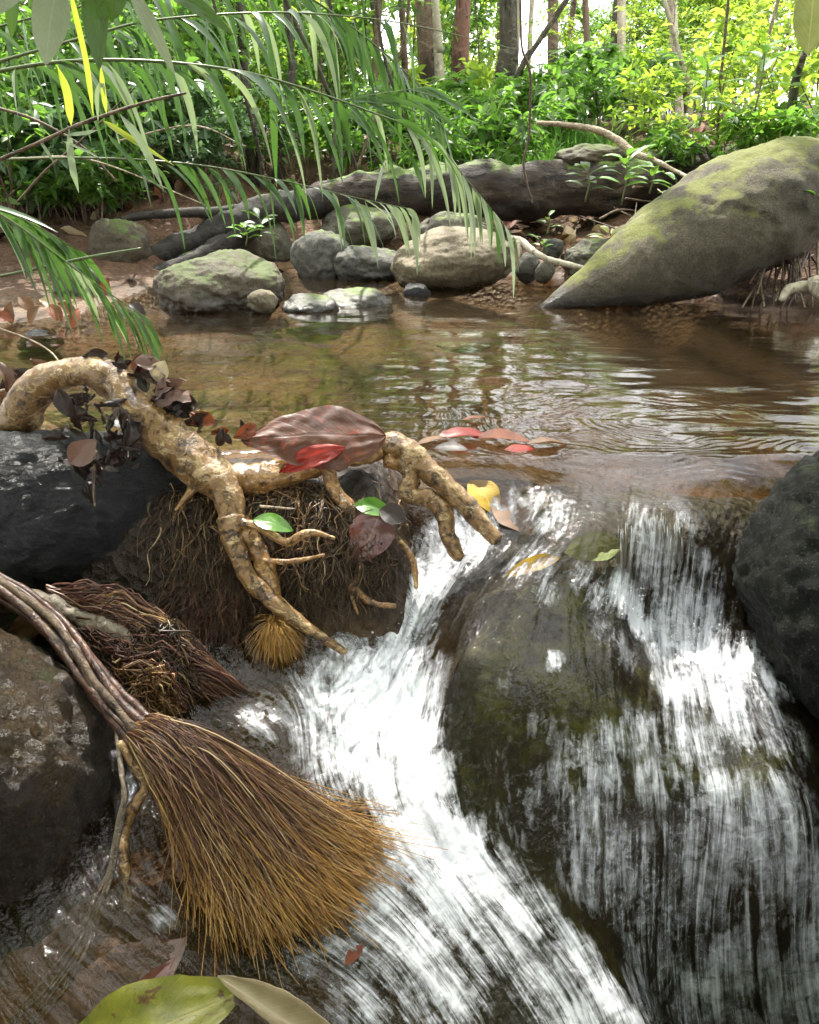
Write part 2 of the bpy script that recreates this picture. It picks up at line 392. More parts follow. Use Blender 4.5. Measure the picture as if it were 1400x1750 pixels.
M['fibre_mat'] = m_fibre('root_hair', [(.018, .010, .006), (.05, .026, .012), (.10, .055, .024), (.03, .015, .008), (.22, .14, .055)], .42)

def m_leaf(name, a, b, rough=.42, trans=.4, veins=.5, spots=None, tcol=None, vcol=None, back=None, coat=0.):
    """broad leaf with UV veins"""
    g = G(name); uv = g.coord('UV'); x = g.n('ShaderNodeSeparateXYZ'); g.set(x.inputs[0], uv); U, V = x.outputs[0], x.outputs[1]
    av = g.math('ABSOLUTE', g.math('SUBTRACT', V, .5))
    lat = g.math('SINE', g.math('MULTIPLY', g.math('SUBTRACT', U, g.math('MULTIPLY', av, .55)), 75.))
    lat = g.ramp(lat, [(.90, 0.), (.995, 1.)]); mid = g.ramp(av, [(.012, 1.), (.03, 0.)])
    vein = g.math('MAXIMUM', g.math('MULTIPLY', lat, .55), mid)
    c = g.mix(g.ramp(g.noise(22, 6, .65), [(.35, 0.), (.65, 1.)]), a, b)
    if spots: c = g.mix(g.ramp(g.noise(70, 5, .7, None, .5), [(.58, 0.), (.64, 1.)]), c, spots)
    c = g.mix(g.math('MULTIPLY', vein, veins), c, vcol or (min(1, b[0] * 1.8), min(1, b[1] * 1.8), min(1, b[2] * 1.8)))
    if back: c = g.mix(g.n('ShaderNodeNewGeometry').outputs['Backfacing'], c, back)
    nm = g.bump(g.math('ADD', g.math('MULTIPLY', vein, -.6), g.noise(120, 3, .6)), .35, .0015)
    sh = g.pbr(c, rough, nm, .5, coat, .12)
    if trans:
        tr = g.shader('ShaderNodeBsdfTranslucent', Color=tcol or (b[0] * 1.3, b[1] * 1.3, b[2] * 1.1)); sh = g.mixs(trans, sh, tr)
    return g.done(sh)
M['leaf_brown'] = m_leaf('brown_leaf', (.05, .014, .005), (.11, .032, .010), .42, .06, .35, (.2, .03, .01), vcol=(.03, .010, .007))
M['leaf_red'] = m_leaf('red_leaf', (.20, .012, .007), (.34, .03, .016), .4, .25, .3, (.12, .012, .01), (.6, .05, .02), vcol=(.18, .02, .012))
M['leaf_hang'] = m_leaf('maroon_leaf', (.07, .018, .012), (.15, .045, .026), .4, .12, .6, None, vcol=(.32, .15, .10), coat=.3)
M['leaf_dead'] = m_leaf('dead_leaf', (.012, .007, .005), (.034, .017, .011), .5, .05, .3)
M['leaf_litter'] = m_leaf('litter_leaf', (.08, .036, .015), (.19, .095, .038), .6, .12, .3)
M['leaf_litter_red'] = m_leaf('litter_leaf_red', (.09, .02, .007), (.22, .055, .014), .65, .12, .3)
M['leaf_litter_pale'] = m_leaf('litter_leaf_pale', (.3, .22, .13), (.48, .38, .24), .6, .2, .3)
M['leaf_green'] = m_leaf('green_leaf', (.05, .14, .015), (.12, .28, .03), .28, .3, .5, None, (.2, .42, .04), coat=.3)
M['leaf_olive'] = m_leaf('yellow_green_leaf', (.09, .10, .006), (.21, .2, .012), .45, .12, .3, (.07, .03, .006), (.3, .32, .03), vcol=(.25, .2, .03))
M['leaf_beige'] = m_leaf('beige_leaf', (.34, .27, .16), (.5, .42, .28), .5, .15, .5, None, vcol=(.58, .5, .35))
M['leaf_taupe'] = m_leaf('taupe_leaf', (.10, .055, .04), (.17, .095, .07), .45, .05, .4, None, vcol=(.22, .13, .10))
M['leaf_yellow'] = m_leaf('yellow_leaf', (.42, .24, .025), (.62, .42, .06), .35, .3, .5, (.28, .12, .02), (.7, .45, .06))
M['leaf_pale_green'] = m_leaf('pale_green_leaf', (.16, .19, .05), (.26, .28, .09), .35, .25, .6, None, vcol=(.42, .42, .2))
M['leaf_grey'] = m_leaf('grey_green_leaf', (.15, .18, .11), (.24, .27, .18), .45, .3, .3, None, (.4, .48, .26))
M['leaf_shade'] = m_leaf('dark_green_leaf', (.03, .065, .014), (.055, .11, .02), .35, .3, .35, (.02, .03, .01), (.10, .2, .02))  # dark green by its own tone

def m_foliage(name, cols, trans=.45, tcol=(.3, .5, .04), rough=.38, spec=.5):
    g = G(name); r = g.island(); k = len(cols)
    c = g.ramp(r, [(i / (k - 1), cc) for i, cc in enumerate(cols)])
    c = g.mix(g.math('MULTIPLY', g.objrand(), .35), c, (cols[0][0] * .8, cols[0][1] * .75, cols[0][2] * .6))
    tc_ = g.mix(.5, tcol, g.mix(1., c, (2.2, 2.2, 1.6), 'MULTIPLY'))
    return g.done(g.mixs(trans, g.pbr(c, rough, None, spec), g.shader('ShaderNodeBsdfTranslucent', Color=tc_)))
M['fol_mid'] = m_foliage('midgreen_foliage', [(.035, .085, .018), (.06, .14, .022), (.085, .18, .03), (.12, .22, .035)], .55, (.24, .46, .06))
M['fol_bright'] = m_foliage('sunlit_foliage', [(.06, .14, .02), (.1, .2, .025), (.15, .26, .03), (.24, .32, .045)], .6, (.62, .78, .09))  # leaf colour raised to carry the backlit glow and background glare
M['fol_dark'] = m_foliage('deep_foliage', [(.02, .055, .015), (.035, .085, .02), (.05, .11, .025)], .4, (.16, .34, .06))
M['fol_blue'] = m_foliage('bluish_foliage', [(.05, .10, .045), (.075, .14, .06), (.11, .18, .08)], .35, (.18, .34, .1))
M['grass'] = m_foliage('grass_blade', [(.05, .12, .03), (.08, .18, .035), (.12, .24, .04)], .45, (.2, .42, .05))
def m_frond(name, a, b, t, trans=.4):
    g = G(name); r = g.objrand(); n = g.noise(12, 3, .5)
    c = g.mix(g.math('MULTIPLY', g.math('ADD', r, n), .5), a, b)
    return g.done(g.mixs(trans, g.pbr(c, .3, None, .6), g.shader('ShaderNodeBsdfTranslucent', Color=t)))
M['frond'] = m_frond('frond_green', (.022, .058, .016), (.06, .125, .034), (.10, .22, .035), .32)
M['frond_pale'] = m_frond('frond_pale', (.18, .24, .14), (.36, .42, .29), (.3, .4, .17), .35)  # paler frond copy, with sunlight on the leaflets put into the colour
M['frond_yellow'] = m_frond('frond_yellow', (.25, .32, .03), (.42, .45, .05), (.5, .6, .05), .5)
M['stalk'] = m_frond('stalk_green', (.06, .09, .025), (.12, .15, .04), (.1, .14, .03), .1)

# soil and leaf mould of the banks, sand and stones of the bed
g = G('forest_floor'); p = g.pos()
n1 = g.noise(3, 6, .65); n2 = g.noise(30, 6, .7); n3 = g.voro(55, None)
soil = g.ramp(g.math('ADD', g.math('MULTIPLY', n1, .5), g.math('MULTIPLY', n2, .5)), [(.3, (.022, .012, .007)), (.5, (.085, .042, .022)), (.7, (.2, .115, .06))])
soil = g.mix(g.ramp(n3, [(.0, .7), (.35, 0.)]), soil, (.16, .09, .045))
sand = g.ramp(g.math('ADD', g.math('MULTIPLY', g.noise(2.6, 4, .65), .5), g.math('ADD', g.math('MULTIPLY', n2, .3), g.math('MULTIPLY', g.noise(140, 4, .7), .2))), [(.38, (.02, .012, .006)), (.49, (.105, .058, .024)), (.66, (.27, .155, .065))])
zz = g.math('ADD', g.posz(), g.math('MULTIPLY', g.math('SUBTRACT', n2, .5), .05))
col = g.mix(g.ramp(g.math('ADD', g.math('MULTIPLY', zz, 12.), .5, clamp=True), [(.35, 0.), (.75, 1.)]), sand, soil)
rr = g.ramp(g.math('ADD', g.math('MULTIPLY', zz, 12.), .5, clamp=True), [(.4, .3), (.8, .9)])
col = g.mix(g.ramp(g.attr('mat'), [(0., 0.), (1., 1.)]), col, (.022, .012, .006))
col = g.mix(g.attr('stone'), col, g.ramp(n2, [(.35, (.016, .015, .011)), (.65, (.07, .06, .04))]))
M['ground'] = g.done(g.pbr(col, rr, g.bump(g.math('ADD', n2, g.math('MULTIPLY', n3, .7)), .8, .02), .4))

# running water: clear brown water that mirrors the sky, whitened where 'foam' says so, as churned foam and painted sky-grey streaks; psi/phi run across and along the current
g = G('stream_water'); p = g.pos()
run = g.math('SUBTRACT', 1., g.attr('calm'))
w1 = g.noise(9, 1, .5, g.mapping(p, (1., 2.6, 1.)), .3); w2 = g.noise(34, 3, .55, g.mapping(p, (.7, 2.3, 1.)), .4)
hh = g.math('ADD', g.math('MULTIPLY', w1, .075), g.math('MULTIPLY', w2, .026))
cx = g.n('ShaderNodeCombineXYZ'); g.set(cx.inputs[0], g.attr('psi')); g.set(cx.inputs[1], g.attr('phi')); g.set(cx.inputs[2], g.math('MULTIPLY', g.posz(), .3)); fl = cx.outputs[0]
f1 = g.noise(1, 4, .68, g.mapping(fl, (210, 22, 10)), .5); f2 = g.noise(1, 3, .6, g.mapping(fl, (75, 14, 10)), .9); f3 = g.noise(75, 3, .65, p, .8); f0 = g.noise(1, 2, .5, g.mapping(fl, (34, 9, 10)), .6)
fh = g.math('MULTIPLY', run, g.math('ADD', g.math('MULTIPLY', f1, .05), g.math('ADD', g.math('MULTIPLY', f2, .16), g.math('MULTIPLY', f3, .12))))
nm = g.bump(g.math('ADD', g.math('MULTIPLY', hh, g.math('SUBTRACT', 1., g.math('MULTIPLY', run, .75))), fh), .6, .028)
fo = g.attr('foam')
fr = g.n('ShaderNodeFresnel'); fr.inputs['IOR'].default_value = 1.34; g.set(fr.inputs['Normal'], nm)
dp = g.math('MULTIPLY', g.attr('depth'), 6., clamp=True)
body = g.mixs(g.math('MULTIPLY', dp, .30), g.shader('ShaderNodeBsdfTransparent', Color=g.mix(dp, (.95, .92, .86), (.46, .36, .23))), g.shader('ShaderNodeBsdfDiffuse', Color=(.045, .028, .012)))
clear = g.mixs(fr.outputs[0], body, g.shader('ShaderNodeBsdfGlossy', Color=(1, 1, 1), Roughness=.03, Normal=nm))
fb = g.bump(g.math('ADD', f1, f3), .5, .004)
foam = g.mixs(.22, g.shader('ShaderNodeBsdfDiffuse', Color=(.80, .81, .87), Normal=fb), g.shader('ShaderNodeBsdfTranslucent', Color=(.7, .71, .79)))
foam = g.mixs(.12, foam, g.shader('ShaderNodeBsdfGlossy', Color=(1, 1, 1), Roughness=.1, Normal=fb))
br = g.math('ADD', g.math('MULTIPLY', g.math('SUBTRACT', f1, .5), 1.5), g.math('ADD', g.math('MULTIPLY', g.math('SUBTRACT', f2, .5), 1.7), g.math('ADD', g.math('MULTIPLY', g.math('SUBTRACT', f3, .5), 1.1), g.math('MULTIPLY', g.math('SUBTRACT', f0, .5), .9))))
fn = g.math('ADD', g.math('MULTIPLY', fo, 1.15), g.math('MULTIPLY', br, g.ramp(fo, [(.02, 0.), (.22, .75), (.6, 1.), (1., .8)])))
fa = g.ramp(fn, [(.16, 0.), (.5, .34), (.95, .98)])
M['water'] = g.done(g.mixs(fa, clear, foam))
g = G('falling_water'); nm = g.bump(g.noise(90, 3, .6, g.mapping(g.pos(), (2.5, 2.5, .35))), .7, .006)
fr = g.n('ShaderNodeFresnel'); fr.inputs['IOR'].default_value = 1.34; g.set(fr.inputs['Normal'], nm)
clear = g.mixs(g.math('ADD', fr.outputs[0], .12), g.shader('ShaderNodeBsdfTransparent', Color=(.93, .93, .92)), g.shader('ShaderNodeBsdfGlossy', Color=(1, 1, 1), Roughness=.08, Normal=nm))
M['strand_water'] = g.done(g.mixs(.28, clear, g.shader('ShaderNodeBsdfDiffuse', Color=(.85, .88, .9))))

# ================================================================ the lie of the stream: water surface and bed
def tps(P, z, lam=1e-4):
    P = np.asarray(P); z = np.asarray(z); n = len(P)
    d = np.linalg.norm(P[:, None] - P[None], axis=-1); K = d * d * np.log(d + 1e-9) + lam * np.eye(n)
    A = np.zeros((n + 3, n + 3)); A[:n, :n] = K; A[:n, n] = 1; A[:n, n + 1:] = P; A[n, :n] = 1; A[n + 1:, :n] = P.T
    w = np.linalg.solve(A, np.concatenate([z, [0, 0, 0]]))
    def f(x, y):
        out = w[n] + w[n + 1] * x + w[n + 2] * y
        for i in range(n):
            r2 = (x - P[i, 0]) ** 2 + (y - P[i, 1]) ** 2; out = out + w[i] * .5 * r2 * np.log(r2 + 1e-12)
        return out
    return f
# surveyed heights of the flowing water (photo column, row, height above the pool)
SURV = [(700, 770, 0), (850, 768, 0), (1000, 780, 0), (1150, 795, -.004), (1300, 785, 0), (1400, 770, 0), (500, 760, 0), (300, 740, 0), (100, 720, 0),
        (760, 830, -.03), (850, 850, -.04), (950, 840, -.022), (1050, 850, -.016), (1150, 850, -.018), (1250, 840, -.018), (1380, 840, -.03),
        (800, 920, -.09), (880, 920, -.072), (1000, 930, -.05), (1100, 915, -.042), (1170, 915, -.05), (1230, 905, -.06), (1330, 920, -.08),
        (740, 1000, -.135), (830, 1000, -.105), (930, 985, -.078), (1030, 1020, -.11), (1115, 1050, -.15), (1200, 1050, -.16), (1330, 1050, -.16),
        (700, 1080, -.185), (640, 1180, -.22), (720, 1225, -.238), (600, 1050, -.17), (480, 1180, -.21), (400, 1230, -.23), (560, 1200, -.228),
        (850, 1090, -.135), (780, 1130, -.16), (940, 1080, -.125), (1040, 1110, -.14), (800, 1230, -.205), (900, 1200, -.178), (1000, 1200, -.175),
        (1120, 1180, -.19), (1230, 1180, -.195), (1350, 1200, -.2), (800, 1340, -.26), (900, 1320, -.24), (1000, 1320, -.235), (1120, 1320, -.245), (1240, 1300, -.235), (1370, 1320, -.24),
        (900, 1450, -.31), (1000, 1450, -.31), (1120, 1450, -.315), (1250, 1450, -.31), (1380, 1450, -.31),
        (700, 1290, -.25), (560, 1330, -.27), (650, 1410, -.292), (770, 1400, -.285), (700, 1550, -.335), (850, 1500, -.325), (950, 1590, -.36), (900, 1680, -.385), (780, 1720, -.39), (1050, 1700, -.405), (1090, 1760, -.43),
        (1020, 1560, -.375), (1100, 1600, -.42), (1200, 1600, -.44), (1370, 1600, -.44), (1180, 1740, -.53), (1280, 1750, -.55), (1390, 1750, -.55),
        (420, 1690, -.36), (250, 1550, -.30), (250, 1400, -.275), (120, 1700, -.325), (550, 1640, -.35), (20, 1740, -.33), (600, 1770, -.385),
        (200, 1100, -.2), (50, 1000, -.18), (50, 1300, -.26)]
sp_ = np.array([atz(*s) for s in SURV]); fall_z = tps(sp_[:, :2], sp_[:, 2], 2e-4)
def level(x, y):
    """height of the water surface"""
    z = fall_z(x, np.minimum(y, 1.7)); z = np.clip(z, -.62, .004)
    k = ss(1.27, 1.37, y + .03 * np.sin(x * 9)); z = z * (1 - k)
    far = np.maximum(ss(.72, .95, np.abs(x - .1)), ss(.46, .40, y)); k2 = ss(1.02, 1.3, y)
    return z * (1 - far) + far * (-.3 * (1 - k2))
XD0, XD1, YD0, YD1, H = -.50, .72, .44, 1.42, .00195
xs = np.concatenate([-np.geomspace(4.5, .5 + H, 70)[:-1], np.arange(XD0, XD1, H), np.geomspace(XD1 + H, 5.0, 70)])
ys = np.concatenate([np.arange(YD0, YD1, H), YD1 + (np.geomspace(.0045, 1, 200) - .0045) / (1 - .0045) * 3.0])
X, Y = np.meshgrid(xs, ys, indexing='xy')
Z = level(X, Y)
# which way the water runs: photo position and photo direction, turned into plan directions on the surface
def onwater(px, py):
    z = 0.
    for _ in range(25):
        q = atz(px, py, z); z = .5 * z + .5 * float(level(np.array([q[0]]), np.array([q[1]]))[0])
    return q
FLOW = [(300, 650, 1, .15), (600, 650, 1, .2), (900, 650, .6, .5), (1200, 650, -.2, .6), (700, 760, .6, .5), (850, 800, 0, 1), (1000, 800, 0, 1), (1150, 780, -.1, 1), (1300, 790, -.6, .6),
        (800, 870, .25, 1), (900, 880, -.45, 1), (960, 870, -.2, 1), (1100, 880, -.08, 1), (1230, 870, -.55, 1), (1300, 850, -1, .9), (820, 960, -.8, 1), (930, 960, -.8, .6), (740, 1020, -.6, 1),
        (680, 1100, -.6, 1), (620, 1180, -.9, .8), (720, 1200, -.2, 1), (560, 1250, -.5, 1), (640, 1300, .1, 1), (720, 1320, .15, 1), (600, 1400, .3, 1), (760, 1420, .6, 1), (700, 1500, .8, 1), (850, 1520, .9, 1),
        (950, 1620, .8, 1), (1050, 1700, .5, 1), (800, 1650, .8, 1), (600, 1600, .9, .5), (500, 1680, 1, .4), (300, 1600, .8, .5), (450, 1230, .7, .2), (350, 1400, .1, 1),
        (880, 1030, -.6, .8), (820, 1100, -.45, 1), (780, 1200, -.25, 1), (960, 1060, .05, 1), (1000, 1150, .25, 1), (920, 1200, -.1, 1), (1050, 1250, .1, 1), (900, 1350, -.05, 1), (820, 1350, 0, 1),
        (1000, 1400, 0, 1), (1100, 1200, -.15, 1), (1150, 1100, 0, 1), (1200, 1000, -.2, 1), (1220, 1170, .2, .8), (1200, 1300, .2, 1), (1320, 1250, .6, 1), (1340, 1400, .35, 1), (1200, 1500, .08, 1), (1080, 1550, 0, 1), (1300, 1650, .2, 1), (1150, 1700, 0, 1)]
fp, fd = [], []
for a, b, dx, dy in FLOW:
    l = math.hypot(dx, dy); p0 = onwater(a, b); p1 = onwater(a + dx / l * 12, b + dy / l * 12); fp.append(p0[:2]); fd.append(nrm((p1 - p0)[:2]))
fp = np.array(fp); fd = np.array(fd)
def idw(x, y, P, val, k=3.2, soft=.0006):
    num = 0; den = 0
    for p, v in zip(P, val):
        w = ((x - p[0]) ** 2 + (y - p[1]) ** 2 + soft) ** (-k / 2); num = num + w[..., None] * v; den = den + w
    return num / den[..., None]
ix0 = 69; nxd = len(np.arange(XD0, XD1, H)); nyd = len(np.arange(YD0, YD1, H))
xd = xs[ix0:ix0 + nxd]; yd = ys[:nyd]; XDg, YDg = np.meshgrid(xd, yd, indexing='xy')
vel = nrm(idw(XDg, YDg, fp, fd))
def lic(noise, steps, h=1.0):
    """smear a field along the current, so that it breaks into running threads"""
    ny, nx = noise.shape; out = noise.copy(); wsum = np.ones_like(out)
    for sgn in (1, -1):
        ci = np.arange(nx)[None, :] * np.ones((ny, 1)); ri = np.arange(ny)[:, None] * np.ones((1, nx))
        for s in range(steps):
            a = np.clip(ci.round().astype(int), 0, nx - 1); b = np.clip(ri.round().astype(int), 0, ny - 1)
            v = vel[b, a]; ci = ci + sgn * h * v[..., 0]; ri = ri + sgn * h * v[..., 1]
            a = np.clip(ci.round().astype(int), 0, nx - 1); b = np.clip(ri.round().astype(int), 0, ny - 1)
            w = .5 + .5 * math.cos(math.pi * (s + 1) / (steps + 1)); out += w * noise[b, a]; wsum += w
    return out / wsum
def unit(a): a = a - a.mean(); return a / a.std()
def blur(a, n):
    for _ in range(n):
        a = (a + np.roll(a, 1, 0) + np.roll(a, -1, 0) + np.roll(a, 1, 1) + np.roll(a, -1, 1)) / 5
    return a
gp = np.stack([XDg.ravel(), YDg.ravel(), np.zeros(XDg.size)], -1)
rope = unit(lic(fbm(gp * 95, 2).reshape(XDg.shape), 14, 2.))
heave = unit(lic(fbm(gp * 30 + 5, 2).reshape(XDg.shape), 14, 2.4))
curl_ = fbm(gp * 60 + 40, 4).reshape(XDg.shape)
# where the water is white: photo position, reach in photo pixels, strength
FOAM = [(720, 1000, 55, 0.75), (690, 1060, 55, 0.70), (680, 1120, 50, 0.72), (760, 950, 45, 0.60), (800, 920, 45, 0.50), (650, 1130, 40, 0.66), (620, 1190, 60, 0.70), (560, 1200, 60, 0.55), (680, 1200, 60, 0.90), (600, 1270, 80, 0.58), (700, 1270, 50, 1.05), (720, 1330, 50, 1.05), (660, 1330, 60, 0.70),
        (720, 1400, 55, 0.90), (780, 1450, 50, 1.13), (680, 1450, 60, 0.92), (840, 1500, 50, 0.66), (760, 1530, 70, 0.77), (900, 1560, 50, 0.64), (850, 1600, 70, 0.46), (980, 1630, 45, 0.64), (930, 1680, 60, 0.46), (1040, 1700, 45, 0.80), (1000, 1745, 60, 0.60), (1090, 1755, 40, 0.80),
        (650, 1520, 60, 0.54), (600, 1600, 60, 0.36), (700, 1620, 70, 0.58), (750, 1700, 70, 0.58), (620, 1700, 60, 0.40), (520, 1640, 50, 0.25), (450, 1230, 50, 0.22), (540, 1280, 40, 0.35), (590, 1420, 40, 0.50),
        (870, 860, 40, 0.32), (940, 880, 40, 0.34), (1100, 880, 40, 0.20), (1090, 850, 40, 0.09), (1120, 930, 40, 0.45), (1170, 890, 35, 0.25), (1050, 820, 50, 0.08), (1200, 960, 35, 0.45), (1190, 1040, 40, 0.50),
        (1010, 1000, 35, 0.42), (1070, 1030, 30, 0.80), (1090, 1060, 25, 0.80), (930, 1010, 30, 0.22), (900, 960, 45, 0.35), (945, 1130, 18, 0.45), (1050, 1100, 45, 0.18), (1160, 1090, 50, 0.60),
        (1220, 1120, 50, 0.60), (1280, 1150, 50, 0.62), (1190, 1170, 50, 0.55), (1150, 1180, 30, 0.60), (1250, 1230, 55, 0.44), (1330, 1250, 50, 0.37), (1180, 1260, 50, 0.44), (1000, 1290, 40, 0.39), (1050, 1260, 35, 0.39), (1040, 1330, 45, 0.35), (960, 1330, 40, 0.24),
        (900, 1350, 45, 0.19), (840, 1300, 35, 0.12), (1120, 1330, 50, 0.35), (1220, 1350, 50, 0.44), (1320, 1350, 60, 0.40), (980, 1430, 55, 0.21), (1060, 1440, 50, 0.31), (1180, 1450, 60, 0.37), (1290, 1460, 60, 0.37), (1380, 1480, 50, 0.35), (900, 1420, 40, 0.16),
        (1050, 1550, 50, 0.20), (1150, 1560, 40, 0.26), (1000, 1500, 60, 0.23), (1100, 1500, 70, 0.28), (1200, 1480, 70, 0.35), (1300, 1520, 80, 0.37), (1120, 1600, 70, 0.23), (1260, 1640, 80, 0.32), (1380, 1700, 70, 0.32), (1100, 1720, 60, 0.23), (1340, 1420, 70, 0.37), (860, 1250, 50, 0.08), (930, 1250, 60, 0.12), (860, 1160, 50, 0.10), (880, 1400, 50, 0.15), (1000, 1360, 70, 0.28), (1100, 1260, 60, 0.28), (1240, 1190, 60, .60), (1150, 1130, 40, .50), (1230, 1560, 40, 0.48), (1230, 1630, 30, 0.44), (1320, 1570, 55, 0.35), (1120, 1660, 50, 0.19), (1220, 1700, 50, 0.32), (1330, 1680, 60, 0.32), (1390, 1600, 40, 0.35), (1300, 1740, 60, 0.32), (1170, 1740, 40, 0.26),
        (200, 1460, 16, 0.30), (280, 1570, 25, 0.30), (640, 1060, 30, 0.30), (600, 1100, 40, 0.30), (560, 1140, 40, 0.40), (1330, 760, 50, 0.10)]
dens = np.zeros_like(XDg)
for a, b, r, s in FOAM:
    q = onwater(a, b); e = onwater(a, b + r); w_ = r * scale_at(q); hgt = abs(e[1] - q[1])
    gk = s * np.exp(-.8 * (((XDg - q[0]) / w_) ** 2 + ((YDg - q[1]) / max(hgt, .3 * w_)) ** 2) ** 1.3)
    dens = np.maximum(dens, gk) * .85 + np.minimum(dens + gk, 1.1) * .15
dens *= ss(1.36, 1.22, YDg)
run = ss(1.30, 1.12, YDg)                               # how fast it runs
white = np.clip(dens * 1.02, 0, 1.2)
calm = 1 - run
disp = run * (rope * .0011 + heave * .0034) * (.4 + .9 * np.clip(dens, 0, 1)) + .0028 * curl_ * ss(.45, 1.1, dens)
slope_y = np.abs(np.gradient(Z[:nyd, ix0:ix0 + nxd], H, axis=0))
disp *= 1 / (1 + .5 * slope_y)
# coordinates across (psi) and along (phi) the current, by least squares on a coarser grid
cs_ = 3; vc = vel[::cs_, ::cs_]; hc = H * cs_
def fit_potential(Px, Py, it=260):
    def grad(f): return (f[:, 1:] - f[:, :-1]) / hc, (f[1:] - f[:-1]) / hc
    def gradT(a, b):
        o = np.zeros((a.shape[0], b.shape[1])); o[:, 1:] += a / hc; o[:, :-1] -= a / hc; o[1:] += b / hc; o[:-1] -= b / hc; return o
    ax = .5 * (Px[:, 1:] + Px[:, :-1]); ay = .5 * (Py[1:] + Py[:-1]); r = gradT(ax, ay); f = np.zeros_like(Px); p_ = r.copy(); rs = (r * r).sum()
    for _ in range(it):
        q = gradT(*grad(p_)); al = rs / (p_ * q).sum(); f += al * p_; r -= al * q; r2_ = (r * r).sum()
        if r2_ < 1e-8: break
        p_ = r + r2_ / rs * p_; rs = r2_
    return f
px_, py_ = -vc[..., 1], vc[..., 0]; mag = np.ones_like(px_)
for _ in range(4):
    psi = fit_potential(px_ * mag, py_ * mag); gy_, gx_ = np.gradient(psi, hc); mag = blur(np.clip(gx_ * px_ + gy_ * py_, .35, 2.5), 4)
phi = fit_potential(vc[..., 0], vc[..., 1])
def finer(f):
    a = np.array([np.interp(np.arange(nxd) / cs_, np.arange(f.shape[1]), r) for r in f]); return np.array([np.interp(np.arange(nyd) / cs_, np.arange(f.shape[0]), c) for c in a.T]).T
psi_full = X.copy(); phi_full = -Y.copy(); psi_full[:nyd, ix0:ix0 + nxd] = finer(psi); phi_full[:nyd, ix0:ix0 + nxd] = finer(phi)
foam_full = np.zeros_like(X); foam_full[:nyd, ix0:ix0 + nxd] = white
Z2 = Z.copy(); Z2[:nyd, ix0:ix0 + nxd] += disp
pw = np.stack([X.ravel(), Y.ravel() * 2.2, np.zeros(X.size)], -1)
rc_ = onwater(1120, 740); rd_ = np.hypot((X - rc_[0]) * .75, Y - rc_[1] - .06); rp_ = fbm(np.stack([X.ravel() * 7, Y.ravel() * 7, np.full(X.size, 3.)], -1), 2).reshape(X.shape)
Z2 += .0006 * np.sin(2 * np.pi * rd_ / .019 + 10 * rp_) * np.clip(.35 + rp_, 0, 1) * ss(.55, .1, rd_) * ss(1.12, 1.2, Y)
Z2 += (.0022 * fbm(pw * 5, 3)).reshape(X.shape) * ss(1.1, 1.4, Y)
nx, ny = len(xs), len(ys)
a = np.arange(ny - 1)[:, None] * nx; b = np.arange(nx - 1)[None, :]
Qw = np.stack([a + b, a + b + 1, a + nx + b + 1, a + nx + b], -1).reshape(-1, 4)
calm_full = np.ones_like(X); calm_full[:nyd, ix0:ix0 + nxd] = calm
wat = link('stream_water', mesh_data('stream_water', np.stack([X, Y, Z2], -1).reshape(-1, 3), [Qw], M['water'], True, attrs={'foam': foam_full.ravel(), 'calm': calm_full.ravel(), 'psi': psi_full.ravel(), 'phi': phi_full.ravel()}))
tag(wat, 'clear brown forest stream spilling from a still pool into a white cascade', kind='structure')

# ---- ground: stream bed, root dam, banks and forest floor
def shore(x):            # far edge of the pool
    return np.interp(x, [-6, -2.2, -1.35, -1.1, -.95, -.8, -.3, .2, .6, 1.0, 1.5, 2.2, 6], [2.3, 2.35, 2.42, 2.55, 3.3, 3.5, 3.6, 3.65, 3.5, 3.1, 2.85, 2.6, 2.2])
DAMX = lambda px: aty(px, 800, 1.22)[0]
def ground_z(x, y):
    pts = np.stack([x.ravel(), y.ravel(), np.zeros(x.size)], -1)
    nb = fbm(pts * 1.3 + 3, 4).reshape(x.shape); nf = fbm(pts * 9 + 8, 3).reshape(x.shape)
    bed = -.075 - .13 * ss(.0, .8, x) + .05 * nb + .012 * nf
    near = level(x, y) - .045 - .03 * ss(.1, .5, -x) + .012 * nf
    z = near + (bed - near) * ss(1.22, 1.55, y)
    # root dam that holds the pool back on the left
    crest = ss(.03, -.06, x - .0)
    prof = ss(1.0, 1.17, y) * ss(1.42, 1.27, y)
    dam = (.015 + .02 * nb + .012 * nf); z = np.maximum(z, z * (1 - crest * prof) + dam * crest * prof)
    # left near bank
    lb = ss(-.62, -.8, x) * ss(1.9, 1.5, y); z = z * (1 - lb) + lb * (.02 + .03 * nb)
    rb = ss(.62, .85, x) * ss(1.6, 1.2, y); z = z * (1 - rb) + rb * (-.05 + .03 * nb)
    # far bank
    d = y - shore(x) + .12 * nb
    bank = (1 - .7 * ss(-.2, -.6, x) * ss(1.5, .7, d)) * np.where(d > 0, .05 * ss(0, .16, d) + .06 * ss(.1, .75, d) + .33 * ss(.75, 3.0, d) + .02 * np.maximum(d - 2, 0) ** .9 + (.03 * nb + .02 * nf) * ss(0, .3, d), 0)
    right = ss(.75, 1.7, x) * ss(-.05, .9, d) * .2 + ss(2., 5., x) * ss(.2, 2, d) * .2
    left = ss(-1.4, -4., x) * ss(.3, 2.5, d) * .2
    k = ss(-.2, .05, d); z = z * (1 - k) + k * (np.maximum(bank, 0) + right + left - .012)
    return z
gx = np.concatenate([-np.geomspace(160, 2.2, 60)[:-1], np.arange(-2.2, 2.4, .02), np.geomspace(2.42, 160, 60)])
gy = np.concatenate([-np.geomspace(30, .3, 16), np.arange(.3, 6.5, .02), np.geomspace(6.52, 320, 70)])
GX, GY = np.meshgrid(gx, gy, indexing='xy'); GZ = ground_z(GX, GY)
a = np.arange(len(gy) - 1)[:, None] * len(gx); b = np.arange(len(gx) - 1)[None, :]
